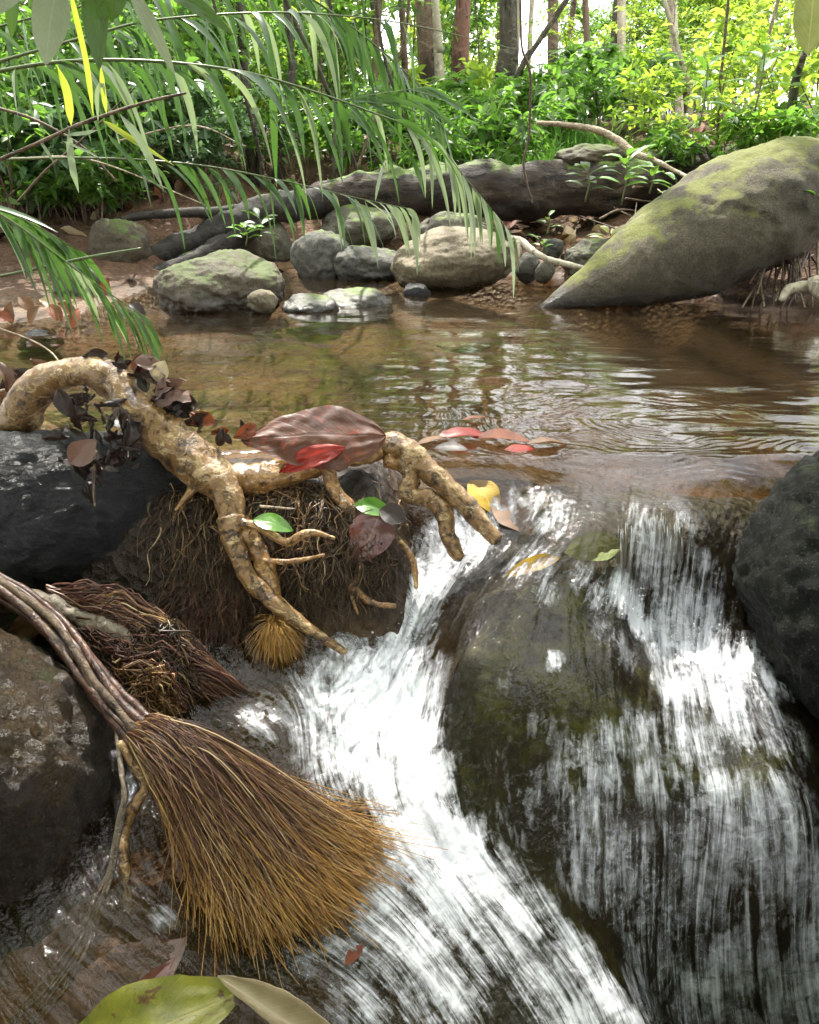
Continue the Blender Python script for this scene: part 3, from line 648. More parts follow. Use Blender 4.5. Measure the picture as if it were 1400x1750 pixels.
Qg = np.stack([a + b, a + b + 1, a + len(gx) + b + 1, a + len(gx) + b], -1).reshape(-1, 4)
matf = (ss(.02, -.05, GX) * ss(1.0, 1.1, GY) * ss(1.45, 1.35, GY))
gr = link('ground', mesh_data('ground', np.stack([GX, GY, GZ], -1).reshape(-1, 3), [Qg], M['ground'], True, attrs={'mat': matf.ravel(), 'stone': (ss(.02, .1, GX) * ss(1.5, 1.25, GY)).ravel()}))  # stone: dark rocky bed, plus lip sand darkened to look reflective
tag(gr, 'brown earth banks, sandy stream bed and forest floor', kind='structure')
def gz(x, y): return float(ground_z(np.array([[x]], float), np.array([[y]], float))[0, 0])

def onground(px, py):
    """first point of the ground or water bed seen at that photo position, marching away from the lens"""
    d = ray(px, py); t = np.linspace(.85, 1.5, 260) / d[1]; x, y, z = d[0] * t, d[1] * t, CAM_Z + d[2] * t
    h = ground_z(x[None], y[None])[0]; k = np.argmax(z < h); return np.array([x[k], y[k], z[k]])

# depth of the water over the bed
fi = np.clip(np.interp(Y.ravel(), gy, np.arange(len(gy))), 0, len(gy) - 1.001); fj = np.clip(np.interp(X.ravel(), gx, np.arange(len(gx))), 0, len(gx) - 1.001)
i0, j0 = fi.astype(int), fj.astype(int); a_, b_ = fi - i0, fj - j0
gzv = (GZ[i0, j0] * (1 - a_) + GZ[i0 + 1, j0] * a_) * (1 - b_) + (GZ[i0, j0 + 1] * (1 - a_) + GZ[i0 + 1, j0 + 1] * a_) * b_
at_ = wat.data.attributes.new('depth', 'FLOAT', 'POINT'); at_.data.foreach_set('value', np.maximum(Z2.ravel() - gzv, 0).astype(np.float32))

# ================================================================ boulders
def boulder(name, px0, px1, py0, py1, Yc, m, label, depth=None, level=5, seed=1, sink=.25, rot=0., cuts=8, sq=2.3, big=.14, fine=.02, group=None):
    """a stone seen between columns px0..px1 and rows py0 (crown) .. py1 (water line)"""
    cx = (px0 + px1) / 2; top = aty(cx, py0, Yc); bot = aty(cx, py1, Yc); s = scale_at((top + bot) / 2)
    w = (px1 - px0) * s / 2; hv = (top[2] - bot[2]); h = hv * (1 + sink) / 2 * 1.06; dp = depth if depth else w * .8
    V, F = rock_shape((w * 1.05, dp, h), (0, 0, rot), level, seed, cuts, big, fine, sq, pit=.0035)
    c = np.array([bot[0], Yc + dp * .8, top[2] - h])
    return solo(name, V + c, F, m, label, 'rock', group)
boulder('boulder', 268, 470, 444, 545, 2.72, M['moss_rock'], 'rounded brown boulder with a green mossy crown standing in the pool', level=6, seed=3, cuts=5, depth=.22)
boulder('stone', 418, 474, 500, 532, 2.66, M['tan_rock'], 'small pale stone leaning against the moss-topped boulder', level=4, seed=5)
boulder('stone', 478, 580, 512, 540, 2.7, M['grey_rock'], 'low dark wedge-shaped stone barely above the water', level=5, seed=8, sink=.5, depth=.09)
boulder('stone', 540, 664, 502, 534, 2.78, M['far_rock'], 'low flat brown stone awash in the middle of the pool', level=5, seed=9, sink=.8, depth=.12)
boulder('boulder', 494, 605, 398, 480, 3.45, M['grey_rock'], 'grey boulder with a cracked face at the far edge of the pool', level=5, seed=12, cuts=12)
boulder('boulder', 568, 690, 424, 480, 3.40, M['grey_rock'], 'low smooth grey boulder just left of the sunlit tan one', level=5, seed=14, cuts=6)
boulder('boulder', 670, 884, 398, 492, 3.12, M['tan_rock'], 'big sunlit tan boulder on the far side of the pool', level=6, seed=21, cuts=9, depth=.27, big=.1)
boulder('boulder', 715, 835, 366, 430, 3.75, M['far_rock'], 'dull green-brown boulder half hidden behind the tan one', level=5, seed=23)
boulder('stone', 880, 925, 432, 475, 3.25, M['grey_rock'], 'small angular stone at the foot of the pale branch', level=4, seed=31, cuts=14)
boulder('stone', 915, 950, 445, 478, 3.2, M['far_rock'], 'small dark stone wet by the pool under the pale branch', level=4, seed=33, cuts=14)
boulder('stone', 968, 1062, 412, 462, 3.4, M['far_rock'], 'blocky brown stone on the mud beside the big slanting boulder', level=5, seed=36, cuts=14, sq=3.5)
boulder('stone', 930, 962, 408, 440, 3.5, M['grey_rock'], 'small grey stone on the muddy far bank', level=4, seed=37, cuts=12)
boulder('boulder', 88, 178, 448, 530, 2.95, M['grey_rock'], 'dark rounded boulder in the shade at the left end of the pool', level=5, seed=41)
boulder('boulder', 145, 245, 378, 452, 3.5, M['moss_rock'], 'green mossy boulder behind the forked dark branches', level=5, seed=43)
boulder('boulder', 225, 345, 312, 400, 4.6, M['grey_rock'], 'grey block of rock under the shrubs on the far left bank', level=5, seed=47, cuts=16, sq=3.2)
boulder('boulder', 330, 415, 360, 440, 4.2, M['grey_rock'], 'grey rock seen under the fallen log fork', level=5, seed=49, cuts=12)
boulder('boulder', 395, 500, 372, 448, 3.9, M['far_rock'], 'brown rock behind the dark branches left of the grey boulders', level=5, seed=51, cuts=12)
boulder('boulder', 545, 680, 352, 420, 3.95, M['far_rock'], 'shaded rock tucked beneath the fallen log', level=5, seed=53, cuts=10)
boulder('stone', 20, 95, 568, 590, 2.32, M['slab'], 'dark flat stone just breaking the pool behind the arched root', level=4, seed=55, sink=1.)
boulder('stone', 690, 735, 484, 502, 3.02, M['slab'], 'tiny stone with a white ripple in front of the tan boulder', level=4, seed=57, sink=1.)

# the long boulder that slants up out of the pool on the right, swept along its length
def slanting():
    S = [(925, 528, 6, 2.80), (960, 512, 19, 2.80), (1020, 487, 42, 2.82), (1110, 446, 74, 2.86), (1210, 402, 98, 2.92), (1300, 352, 104, 2.98), (1372, 322, 84, 3.04), (1430, 315, 62, 3.1), (1470, 318, 26, 3.14)]
    P = []; rd = []
    for px, py, r, Yc in S:
        q = aty(px, py, Yc); P.append(q); rd.append(r * scale_at(q) * .98)
    K = spline(np.column_stack([np.array(P), rd]), 130); V, F = tube(K[:, :3], np.maximum(K[:, 3], .004), 120)
    C = np.repeat(K[:, :3], 120, 0); C = np.vstack([C, K[0, :3], K[-1, :3]]); D = V - C
    n = fbm(V * 3.1 + 4, 3); n2 = fbm(V * 14 + 9, 4, gain=.6)
    ledge = ss(.0, .05, pn(V * np.array([2.2, 2.2, 5]) + 7.7)) * .03
    V = C + D * (1 + .10 * n + .032 * n2 + 1.2 * ledge + .008 * fbm(V * 60, 3, gain=.6))[:, None] * np.array([1, 1.25, 1])
    solo('boulder', V, F, M['big_rock'], 'huge slanting boulder with mossy back rising out of the pool on the right', 'rock')
slanting()
# near rocks
def near_rock(name, c, dim, rot, m, label, seed, **k):
    V, F = rock_shape(dim, rot, 6, seed, pit=.006, **k); return solo(name, V + np.asarray(c), F, m, label, 'rock')
near_rock('boulder', aty(-85, 1450, .80) + np.array([0, .02, 0]), (.25, .21, .325), (0, 0, R(20)), M['boulder_left'], 'wet brown and black boulder filling the lower left corner', 61, cuts=4, big=.08, fine=.025, sq=2.4)
near_rock('boulder', aty(1545, 1030, .98), (.235, .22, .215), (R(8), R(20), R(-15)), M['boulder_right'], 'dark speckled boulder at the right edge beside the falls', 64, cuts=5, big=.10, fine=.022)
near_rock('boulder', aty(45, 900, 1.17), (.32, .11, .15), (R(-34), R(5), R(10)), M['slab'], 'black wet slab of rock under the arched pale root', 66, cuts=5, big=.05, fine=.02, sq=3.4)
near_rock('boulder', aty(60, 1075, 1.12), (.36, .14, .10), (R(-18), R(5), R(6)), M['boulder_left'], 'low wet brown ledge below the black slab', 67, cuts=7, big=.12, fine=.03, sq=2.4)

# the stone the cascade pours over: its top follows the water a few millimetres below
def drowned():
    poly = [(742, 1240), (760, 1130), (840, 1010), (930, 965), (1040, 1000), (1110, 1070), (1190, 1150), (1300, 1250), (1420, 1320), (1450, 1500), (1450, 1790), (1160, 1790), (1080, 1700), (950, 1560), (830, 1430), (765, 1340)]
    B = np.array([onwater(a, b)[:2] for a, b in poly]); c = B.mean(0)
    nr, na = 90, 220; th = np.linspace(0, 2 * np.pi, na, endpoint=False)
    ang = np.arctan2(B[:, 1] - c[1], B[:, 0] - c[0]); rr_ = np.linalg.norm(B - c, axis=1); o = np.argsort(ang)
    rad = np.interp((th + np.pi) % (2 * np.pi) - np.pi, np.concatenate([[ang[o][-1] - 2 * np.pi], ang[o], [ang[o][0] + 2 * np.pi]]), np.concatenate([[rr_[o][-1]], rr_[o], [rr_[o][0]]]))
    t = np.linspace(.02, 1.08, nr)[:, None]
    x = c[0] + t * rad * np.cos(th); y = c[1] + t * rad * np.sin(th)
    n = fbm(np.stack([x.ravel() * 14, y.ravel() * 14, np.zeros(x.size)], -1), 5, gain=.6).reshape(x.shape)
    z = level(x, y) - .012 + .007 * n - .10 * ss(.9, 1.08, t)
    V = np.stack([x, y, z], -1).reshape(-1, 3); i = np.arange(nr - 1)[:, None] * na; j = np.arange(na)[None, :]; j2 = (j + 1) % na
    Q = np.stack([i + j, i + na + j, i + na + j2, i + j2], -1).reshape(-1, 4)
    ctr = V[:na].mean(0); bot = np.array([c[0], c[1], V[:, 2].min() - .05]); V = np.vstack([V, ctr, bot]); jj = np.arange(na)
    T = np.vstack([np.stack([np.full(na, len(V) - 2), jj, (jj + 1) % na], -1), np.stack([np.full(na, len(V) - 1), (nr - 1) * na + (jj + 1) % na, (nr - 1) * na + jj], -1)])
    solo('boulder', V, [T, Q], M['fall_rock'], 'smooth olive boulder drowned under the sheet of the cascade', 'rock')
drowned()
# cobbles on the bed of the pool and of the lower run
spots = [(1180, 600, .24), (1310, 650, .2), (1380, 580, .22), (1060, 570, .16), (800, 590, .15)]
for i, (px, py, r) in enumerate(spots):
    q = atz(px, py, -.10); V, F = rock_shape((r, r * .45, .035), (0, 0, i), 4, 100 + i, 8, .12)
    solo('cobble', V + np.array([q[0], q[1], gz(q[0], q[1]) + .002]), F, M['bed_stone'], 'brown cobble lying on the bed of the pool under water', 'rock', 'cobbles on the pool bed')

# ================================================================ roots
def rpath(pts, n, rs=1.):
    """pts: (column, row, distance, width in photo px) -> path and radii"""
    A = []
    for px, py, Yc, w in pts:
        q = aty(px, py, Yc); A.append([*q, w * scale_at(q) / 2 * rs])
    K = spline(np.array(A), n); return K[:, :3], np.maximum(K[:, 3], .0004)
def root_part(name, parent, pts, m, n=40, sides=14, rough=.18, freq=30, wob=.0, seed=0., rs=1.):
    P, r_ = rpath(pts, n, rs)
    if wob: P = P + wob * np.stack([fbm(P * 40 + seed + k * 9, 2) for k in range(3)], -1)
    V, F = tube(P, r_, sides, rough, freq, seed=seed); return part(name, V, F, m, parent)
T_ = thing('gnarled_root', aty(345, 800, 1.16), 'thick pale gnarled root arching over the black slab and branching down the dam', 'root')
main = root_part('arched_root', T_, [(-60, 830, 1.30, 62), (5, 775, 1.29, 68), (35, 710, 1.28, 72), (75, 655, 1.27, 60), (130, 636, 1.25, 50), (190, 652, 1.23, 60), (235, 700, 1.20, 68), (290, 748, 1.18, 80), (340, 795, 1.155, 76), (378, 828, 1.135, 60), (395, 868, 1.11, 48), (396, 905, 1.09, 40)], M['root'], 150, 48, .2, 22, seed=2)
root_part('rootlet', main, [(340, 820, 1.15, 26), (318, 850, 1.13, 12), (300, 872, 1.12, 5)], M['wet_root'], 20, 8, .3, 60)
root_part('branch_root', T_, [(394, 885, 1.095, 46), (402, 930, 1.075, 34), (425, 985, 1.05, 30), (470, 1030, 1.03, 28), (520, 1068, 1.015, 22), (590, 1115, 1.0, 14)], M['root'], 70, 18, .22, 34, seed=5)
root_part('branch_root', T_, [(402, 880, 1.11, 36), (432, 925, 1.09, 34), (455, 970, 1.07, 32), (470, 1020, 1.05, 26), (478, 1060, 1.03, 18)], M['wet_root'], 60, 16, .3, 40, seed=8)
side = root_part('side_root', T_, [(408, 893, 1.09, 18), (445, 902, 1.075, 15), (488, 926, 1.06, 15), (520, 912, 1.055, 13), (545, 912, 1.05, 11), (572, 920, 1.045, 6)], M['wet_root'], 50, 10, .3, 50, seed=11)
root_part('side_root', T_, [(425, 952, 1.08, 12), (470, 960, 1.06, 11), (510, 958, 1.055, 9), (555, 948, 1.05, 5)], M['wet_root'], 40, 9, .3, 50, seed=12)
root_part('cross_root', T_, [(350, 810, 1.17, 60), (410, 822, 1.17, 54), (470, 812, 1.18, 52), (540, 792, 1.2, 48), (620, 770, 1.22, 46), (670, 762, 1.22, 44)], M['wet_root'], 70, 22, .28, 40, seed=14)
T2 = thing('forked_root', aty(690, 770, 1.22), 'tan knobbly root forking into two fingers that reach into the falls', 'root')
root_part('finger_root', T2, [(640, 762, 1.22, 44), (690, 765, 1.21, 44), (728, 800, 1.19, 40), (775, 842, 1.165, 38), (810, 880, 1.145, 34), (850, 925, 1.12, 24)], M['root'], 80, 20, .22, 34, seed=17)
root_part('finger_root', T2, [(690, 785, 1.20, 36), (702, 815, 1.185, 30), (698, 845, 1.175, 28), (735, 852, 1.165, 33), (758, 878, 1.15, 34), (766, 915, 1.13, 30), (785, 955, 1.11, 22)], M['root'], 80, 18, .24, 40, seed=19)
root_part('rootlet', T2, [(660, 785, 1.2, 26), (700, 800, 1.2, 30), (712, 830, 1.19, 20)], M['wet_root'], 30, 12, .3, 40, seed=23)
T3 = thing('hanging_root', aty(560, 790, 1.19), 'slim tan root hanging from under the big brown leaf', 'root')
root_part('upper_root', T3, [(556, 775, 1.19, 24), (562, 805, 1.175, 25), (572, 838, 1.16, 26), (598, 868, 1.145, 24), (612, 905, 1.125, 20), (618, 950, 1.10, 14)], M['wet_root'], 60, 14, .25, 45, seed=26)
root_part('lower_root', T3, [(616, 945, 1.10, 12), (612, 985, 1.085, 11), (597, 1005, 1.075, 11), (612, 1010, 1.07, 12), (635, 1030, 1.06, 12), (676, 1036, 1.055, 8)], M['wet_root'], 50, 9, .3, 50, seed=29)
root_part('lower_root', T3, [(600, 1005, 1.075, 10), (605, 1030, 1.06, 7), (612, 1050, 1.05, 4)], M['wet_root'], 24, 8, .3, 50, seed=31)
P, r_ = rpath([(684, 925, 1.12, 9), (700, 945, 1.105, 12), (708, 970, 1.09, 12), (712, 1005, 1.07, 7)], 36); V, F = tube(P, r_, 10, .3, 50)
solo('short_root', V, F, M['wet_root'], 'short thin root poking out of the fibre mat beside the falls', 'root')
# rust-coloured bits at the foot of the arched root
P, r_ = rpath([(-20, 800, 1.24, 26), (20, 792, 1.235, 24), (60, 800, 1.23, 10)], 30); V, F = tube(P, r_, 12, .4, 40)
solo('root_stub', V, F, M['wet_root'], 'rusty stub of root at the foot of the arch on the left', 'root')

# thin wandering rootlets that grip the dam below the big roots
def creepers(n, seed, x0, x1, y0, y1, rad, m, K=16):
    r_ = np.random.default_rng(seed); C = []; ck = {}
    for k in range(n):
        px, py = r_.uniform(x0, x1), r_.uniform(y0, y0 + .5 * (y1 - y0)); ln = r_.uniform(50, 150); a_ = r_.normal() * .7 + math.pi / 2; pts = []
        for j in range(K):
            kk = (round(px / 14), round(py / 14))
            if kk not in ck: ck[kk] = onground(px, py)
            q = ck[kk]; pts.append(q + np.array([(px - kk[0] * 14) * .0008, -.012 - .010 * r_.random(), -(py - kk[1] * 14) * .0006])); a_ += r_.normal() * .35; a_ = .9 * a_ + .1 * math.pi / 2; px += math.cos(a_) * ln / K; py += math.sin(a_) * ln / K
        p = np.array(pts); p[1:-1] = (p[:-2] + p[1:-1] * 2 + p[2:]) / 4; C.append(p)
    rd = rad * r_.uniform(.5, 1.6, n)[:, None] * np.linspace(1.1, .4, K)[None]; V, F = strands(np.array(C), rd, 6); o = part('creeping_rootlets', V, F, m, T_); o['kind'] = 'stuff'
creepers(36, 51, 300, 720, 800, 1040, .0012, M['wet_root']); creepers(60, 52, 280, 720, 800, 1060, .0007, M['fibre_tan']); creepers(200, 53, 260, 700, 830, 1080, .0008, M['fibre_mat'])
# fibrous mats that cover the dam
def mat_hair(name, poly_px, n, Ya, Yb, length, label, m, seed, lean=(0, -.55, -.45), rad=.0006, spread=.85, K=6):
    """short root hairs growing out of the dam face"""
    r_ = np.random.default_rng(seed); P = np.array(poly_px, float); out = []
    x0, y0 = P.min(0); x1, y1 = P.max(0)
    def inside(a, b):
        c = False; j = len(P) - 1
        for i in range(len(P)):
            if (P[i][1] > b) != (P[j][1] > b) and a < (P[j][0] - P[i][0]) * (b - P[i][1]) / (P[j][1] - P[i][1]) + P[i][0]: c = not c
            j = i
        return c
    ck = {}
    while len(out) < n:
        a, b = r_.uniform(x0, x1), r_.uniform(y0, y1)
        if inside(a, b):
            kk = (round(a / 10), round(b / 10))
            if kk not in ck: ck[kk] = onground(a, b)
            out.append(ck[kk] + np.array([(a - kk[0] * 10) * .0008, 0, -(b - kk[1] * 10) * .0006]) + np.array([0, r_.uniform(-.006, .004), 0]))
    B = np.array(out); cl = fbm(B * 30 + seed, 2)[:, None]
    D = nrm(np.array(lean) + r_.normal(size=(n, 3)) * spread + np.concatenate([cl, cl * 0, cl * .3], 1) * 1.5)
    t = np.linspace(0, 1, K)[None, :, None]; L = (length * r_.uniform(.5, 1.5, n))[:, None, None]
    C = B[:, None] + D[:, None] * t * L + np.array([0, -.2, -1]) * (t ** 2) * L * .55 + np.cumsum(r_.normal(size=(n, K, 3)), 1) * .09 * L * t
    rd = rad * r_.uniform(.6, 1.5, n)[:, None] * (1 - .6 * np.linspace(0, 1, K))[None]
    V, F = strands(C, rd, 3); return solo(name, V, F, m, label, None, None, 'stuff')
mat_hair('root_hair', [(265, 830), (380, 850), (400, 930), (430, 1000), (425, 1085), (360, 1100), (300, 1000), (290, 900)], 4200, 1.16, 1.02, .028, 'dark brown mat of root hairs between the slab and the pale root', M['fibre_mat'], 3)
mat_hair('root_hair', [(420, 840), (560, 840), (690, 860), (740, 930), (700, 1010), (600, 1030), (480, 1040), (440, 960)], 5200, 1.19, 1.07, .024, 'dark mat of root hairs on the dam below the big leaf', M['fibre_mat'], 4)
mat_hair('root_hair', [(440, 790), (500, 800), (560, 820), (540, 850), (440, 850)], 500, 1.21, 1.18, .02, 'tan root hairs around the crossing root', M['fibre_tan'], 5, rad=.0006)
mat_hair('root_hair', [(300, 980), (420, 990), (425, 1085), (340, 1100), (280, 1040)], 1500, 1.07, 1.01, .04, 'long brown root hairs hanging below the mat', M['fibre_brown'], 6)
# a small orange brush of rootlets in the brown side pool
def tuft(name, apex, n, length, m, label, seed, dirs, rad, K=8, spread=.5, drop=.5, core=.004):
    r_ = np.random.default_rng(seed)
    D = nrm(np.asarray(dirs) + r_.normal(size=(n, 3)) * spread); t = np.linspace(0, 1, K)[None, :, None]
    L = (length * r_.uniform(.6, 1.15, n))[:, None, None]
    C = np.asarray(apex) + r_.normal(size=(n, 1, 3)) * core + D[:, None] * t * L + np.array([0, 0, -1]) * t ** 2 * L * drop + r_.normal(size=(n, K, 3)) * .02 * L * t
    rd = rad * r_.uniform(.6, 1.5, n)[:, None] * np.linspace(1, .45, K)[None]; V, F = strands(C, rd, 3)
    return solo(name, V, F, m, label, 'roots', None, None)
tuft('rootlet_tuft', aty(468, 1062, 1.03), 900, .05, M['fibre_gold'], 'orange tuft of fine rootlets dipping into the brown side pool', 8, (.4, -.8, -.1), .00065, spread=.5, drop=.5)

# the brush: a red-brown root cable that ends in a broom of rootlets washed by the water
B_ = thing('root_brush', atz(250, 1250, -.17), 'broom-shaped brush of red-brown and golden rootlets trailing into the water', 'roots')
cab = [(px, py, yz(px, py, z), w) for px, py, z, w in [(-40, 985, -.05, 46), (30, 1022, -.07, 46), (85, 1065, -.09, 48), (130, 1120, -.11, 50), (175, 1180, -.14, 54), (225, 1235, -.165, 66), (275, 1280, -.185, 86), (325, 1325, -.205, 104)]]
P, r_ = rpath(cab, 90); T, N, Bn = frames(P)
for k in range(16):
    rk = np.random.default_rng(400 + k); ph = k * 2.4 + np.linspace(0, rk.uniform(.6, 2.6), len(P)) + .5 * fbm(np.stack([np.linspace(0, 4, len(P)), np.full(len(P), k * 3.3), np.zeros(len(P))], -1), 2)
    ra = .72 if k < 11 else .3
    off = (np.cos(ph)[:, None] * N + np.sin(ph)[:, None] * Bn) * (r_ * ra)[:, None]; th = rk.uniform(.2, .36) * r_ * np.linspace(1.1, .85, len(P))
    V, F = tube(P + off, th, 9, .25, 35, seed=k * 3., squash=.8); part('cable_root', V, F, M['cable'] if k % 4 else M['twig_dark'], B_)
def broom():
    r_ = np.random.default_rng(12)
    # rows: end of the brush from its left corner round to the right corner, as (column,row,height)
    ends = [(372, 1500, -.275), (385, 1540, -.29), (410, 1572, -.30), (455, 1575, -.305), (505, 1568, -.305), (548, 1555, -.308), (590, 1522, -.302), (620, 1480, -.295), (645, 1448, -.288), (648, 1415, -.282)]
    E = np.array([atz(*e) for e in ends]); crown = [(300, 1420, .03), (440, 1440, .055), (560, 1430, .04), (600, 1380, .02)]
    def fan(n, m, rad, name, lo=0., hi=1., lenr=(.8, 1.05), lift=.05, kind=True, jit=.012, K=11):
        s = r_.uniform(lo, hi, n); i = s * (len(E) - 1); i0 = np.minimum(i.astype(int), len(E) - 2); e = E[i0] + (E[i0 + 1] - E[i0]) * (i - i0)[:, None]
        f = r_.uniform(0, .55, n); idx = (len(P) * .74 + f * len(P) * .47).astype(int).clip(0, len(P) - 1); a_ = r_.uniform(0, 2 * np.pi, n)
        st = P[idx] + (np.cos(a_)[:, None] * N[idx] + np.sin(a_)[:, None] * Bn[idx]) * (radii[idx] * .8)[:, None]
        ln = r_.uniform(*lenr, n)[:, None, None]; t = np.linspace(0, 1, K)[None, :, None] * ln
        e = e + r_.normal(size=(n, 3)) * np.array([jit, jit, .003])
        up = (.62 * lift * (.35 + .9 * np.sin(np.pi * np.clip(s, .05, .95)))) * r_.uniform(.55, 1.1, n)
        neck = P[-1] + (np.cos(a_)[:, None] * N[-1] + np.sin(a_)[:, None] * Bn[-1]) * (radii[-1] * r_.uniform(.5, 1., n))[:, None]; neck = neck * .88 + .12 * (st * .5 + e * .5); e = e - np.array([0, 0, .013]) * r_.uniform(.3, 1.3, n)[:, None]
        C = st[:, None] * (1 - t) ** 2 + neck[:, None] * 2 * t * (1 - t) + e[:, None] * t ** 2 + np.array([0, -.15, 1]) * (np.sin(np.pi * np.clip(t, 0, 1) ** .85)) * up[:, None, None]
        lat = nrm(np.array([1, .5, 0])); bend = fbm(np.stack([s * 9, s * 0 + 3, f * 3], -1), 2)
        C = C + lat * (np.sin(np.pi * t) * bend[:, None, None] * .02) + np.cumsum(r_.normal(size=(n, K, 3)), 1) * .0011 * t + np.cumsum(r_.normal(size=(n, K, 3)), 1) * .004 * np.clip((t - .8) / .2, 0, 1)
        wv = np.sin(t * 22 + r_.uniform(0, 6, n)[:, None, None]) * .0022 * t; C = C + wv * nrm(np.array([1, -.3, .4]))
        cl = np.round(s * 30 + .6 * np.sin(f * 20)) / 30; C = C + (nrm(np.array([1, .6, 0])) * ((cl - s)[:, None, None] * .75 * t ** 1.3)) + np.array([0, 0, 1]) * (fbm(np.stack([cl * 50, cl * 0, cl * 0 + 2], -1), 2)[:, None, None] * .02 * np.sin(np.pi * np.clip(t, 0, 1)))
        rd = rad * r_.uniform(.6, 1.5, n)[:, None] * np.linspace(1.15, .5, K)[None]
        V, F = strands(C, rd, 4); o = part(name, V, F, m, B_); o['kind'] = 'stuff'
    fan(4200, M['fibre_brown'], .00062, 'fine_rootlets', 0, .85, (.45, .93), .05)
    fan(2400, M['fibre_tan'], .00062, 'fine_rootlets', 0, .85, (.75, 1.0), .05)
    fan(2600, M['fibre_gold'], .00058, 'golden_rootlets', .5, 1., (.8, 1.02), .02)
    fan(1800, M['fibre_gold'], .00058, 'golden_rootlets', 0.02, .7, (.9, 1.03), .035)
    fan(130, M['fibre_tan'], .0014, 'coarse_rootlets', .05, .85, (.7, .98), .055)
    fan(420, M['fibre_brown'], .0007, 'stray_rootlets', .1, .9, (.35, .8), .058, jit=.04)
    fan(260, M['fibre_gold'], .0007, 'stray_rootlets', 0, 1., (.9, 1.08), .03, jit=.02)
radii = r_
broom()
# the shaggy strands beside the cable, running to the side pool
S_ = thing('root_skein', aty(150, 1050, 1.02), 'tangled skein of thin red-brown roots lying above the brush', 'roots')
V, F = tube(*rpath([(-20, 1005, 1.03, 30), (60, 1025, 1.0, 36), (130, 1053, .98, 36), (200, 1083, .965, 34), (260, 1112, .955, 20)], 50), 14, .35, 40); part('old_root', V, F, M['grey_cord'], S_)
def skein(n, m, rad, name, seed, ends, starts, lift, jit, K=14):
    r_ = np.random.default_rng(seed); E = np.array([aty(e[0], e[1], e[2] * .965) for e in ends]); Sx = np.array([aty(e[0], e[1], e[2] * .945) for e in starts])
    def pick(A):
        i = r_.uniform(0, len(A) - 1, n); j = np.minimum(i.astype(int), len(A) - 2); return A[j] + (A[j + 1] - A[j]) * (i - j)[:, None]
    a_, b_ = pick(Sx), pick(E); t = np.linspace(0, 1, K)[None, :, None]
    C = a_[:, None] * (1 - t) + b_[:, None] * t + np.array([0, 0, 1]) * np.sin(np.pi * t) * (lift * r_.uniform(.2, 1.2, n))[:, None, None]
    q = r_.uniform(0, 40, (n, 1)); tt = np.linspace(0, 1, K)[None]
    for ax in range(3):
        ph = np.stack([(q + tt * 3.2).ravel(), np.full(n * K, ax * 7.1), (q * 1.7 + tt).ravel()], -1); C[:, :, ax] += jit * fbm(ph, 2).reshape(n, K) * np.sin(np.pi * np.clip(tt * .85 + .12, 0, 1))
    rd = rad * r_.uniform(.5, 1.6, n)[:, None] * np.linspace(1.2, .6, K)[None]; V, F = strands(C, rd, 5); o = part(name, V, F, m, S_); o['kind'] = 'stuff'
skein(330, M['fibre_brown'], .0012, 'thin_roots', 31, [(270, 1040, 1.04), (340, 1095, 1.02), (400, 1165, .985), (435, 1188, .975), (370, 1215, .965), (290, 1215, .96)], [(80, 1005, 1.065), (110, 1030, 1.05), (150, 1075, 1.03), (190, 1120, 1.0)], .03, .016)
skein(60, M['fibre_tan'], .0014, 'thin_roots', 32, [(300, 1060, 1.03), (360, 1130, 1.0), (400, 1170, .98), (440, 1190, .975)], [(130, 1020, 1.06), (160, 1050, 1.04)], .03, .012)
skein(260, M['fibre_brown'], .0011, 'thin_roots', 33, [(260, 1190, .96), (330, 1215, .955), (300, 1260, .94), (350, 1180, .97)], [(120, 1060, 1.03), (180, 1100, 1.01), (230, 1140, .985)], .025, .03)
skein(140, M['fibre_mat'], .0011, 'thin_roots', 34, [(250, 1180, .965), (350, 1180, .97), (320, 1240, .945)], [(150, 1080, 1.02), (220, 1080, 1.02), (300, 1060, 1.03)], .01, .03)
skein(120, M['fibre_tan'], .0009, 'thin_roots', 35, [(260, 1220, .955), (320, 1230, .95), (290, 1260, .935)], [(190, 1130, .99), (240, 1170, .97), (280, 1150, .98)], .03, .035)
# yellow root and the grey cord that hang down the side of the lower boulder
P, r_ = rpath([(px, py, yz(px, py, z), w) for px, py, z, w in [(205, 1268, -.17, 12), (228, 1305, -.19, 16), (248, 1342, -.21, 17), (232, 1375, -.225, 17), (214, 1412, -.25, 18), (212, 1460, -.27, 17), (215, 1505, -.29, 16), (222, 1560, -.32, 9)]], 70); V, F = tube(P, r_, 12, .28, 50, seed=4)
solo('yellow_root', V, F, M['root'], 'crooked yellow root dropping into the water left of the brush', 'root')
Cd = thing('fibre_cord', atz(205, 1350, -.2), 'frayed grey fibrous cord trailing down the edge of the lower left boulder', 'root')
for k in range(6):
    o = [(-3, 3), (2, -2), (0, 6), (4, 4), (-4, -3), (2, 9)][k]
    pts = [(px, py, yz(px, py, z), w) for px, py, z, w in [(200, 1250, -.165, 6), (206, 1310, -.19, 6), (212 + o[0] * .5, 1365, -.21, 7), (200 + o[0], 1430, -.245, 6), (190 + o[0], 1490, -.275, 6), (165 + o[0] * 2, 1545 + o[1], -.305, 6), (135 + o[0] * 3, 1620 + o[1] * 2, -.325, 6), (75 + o[0] * 4, 1700 + o[1] * 3, -.335, 5), (40 + o[0] * 5, 1750, -.34, 3)]]
    P, r_ = rpath(pts, 60); V, F = tube(P + .002 * np.stack([fbm(P * 30 + k * 5 + j, 2) for j in range(3)], -1), r_, 7, .3, 60, seed=k); part('cord_strand', V, F, M['grey_cord'], Cd)

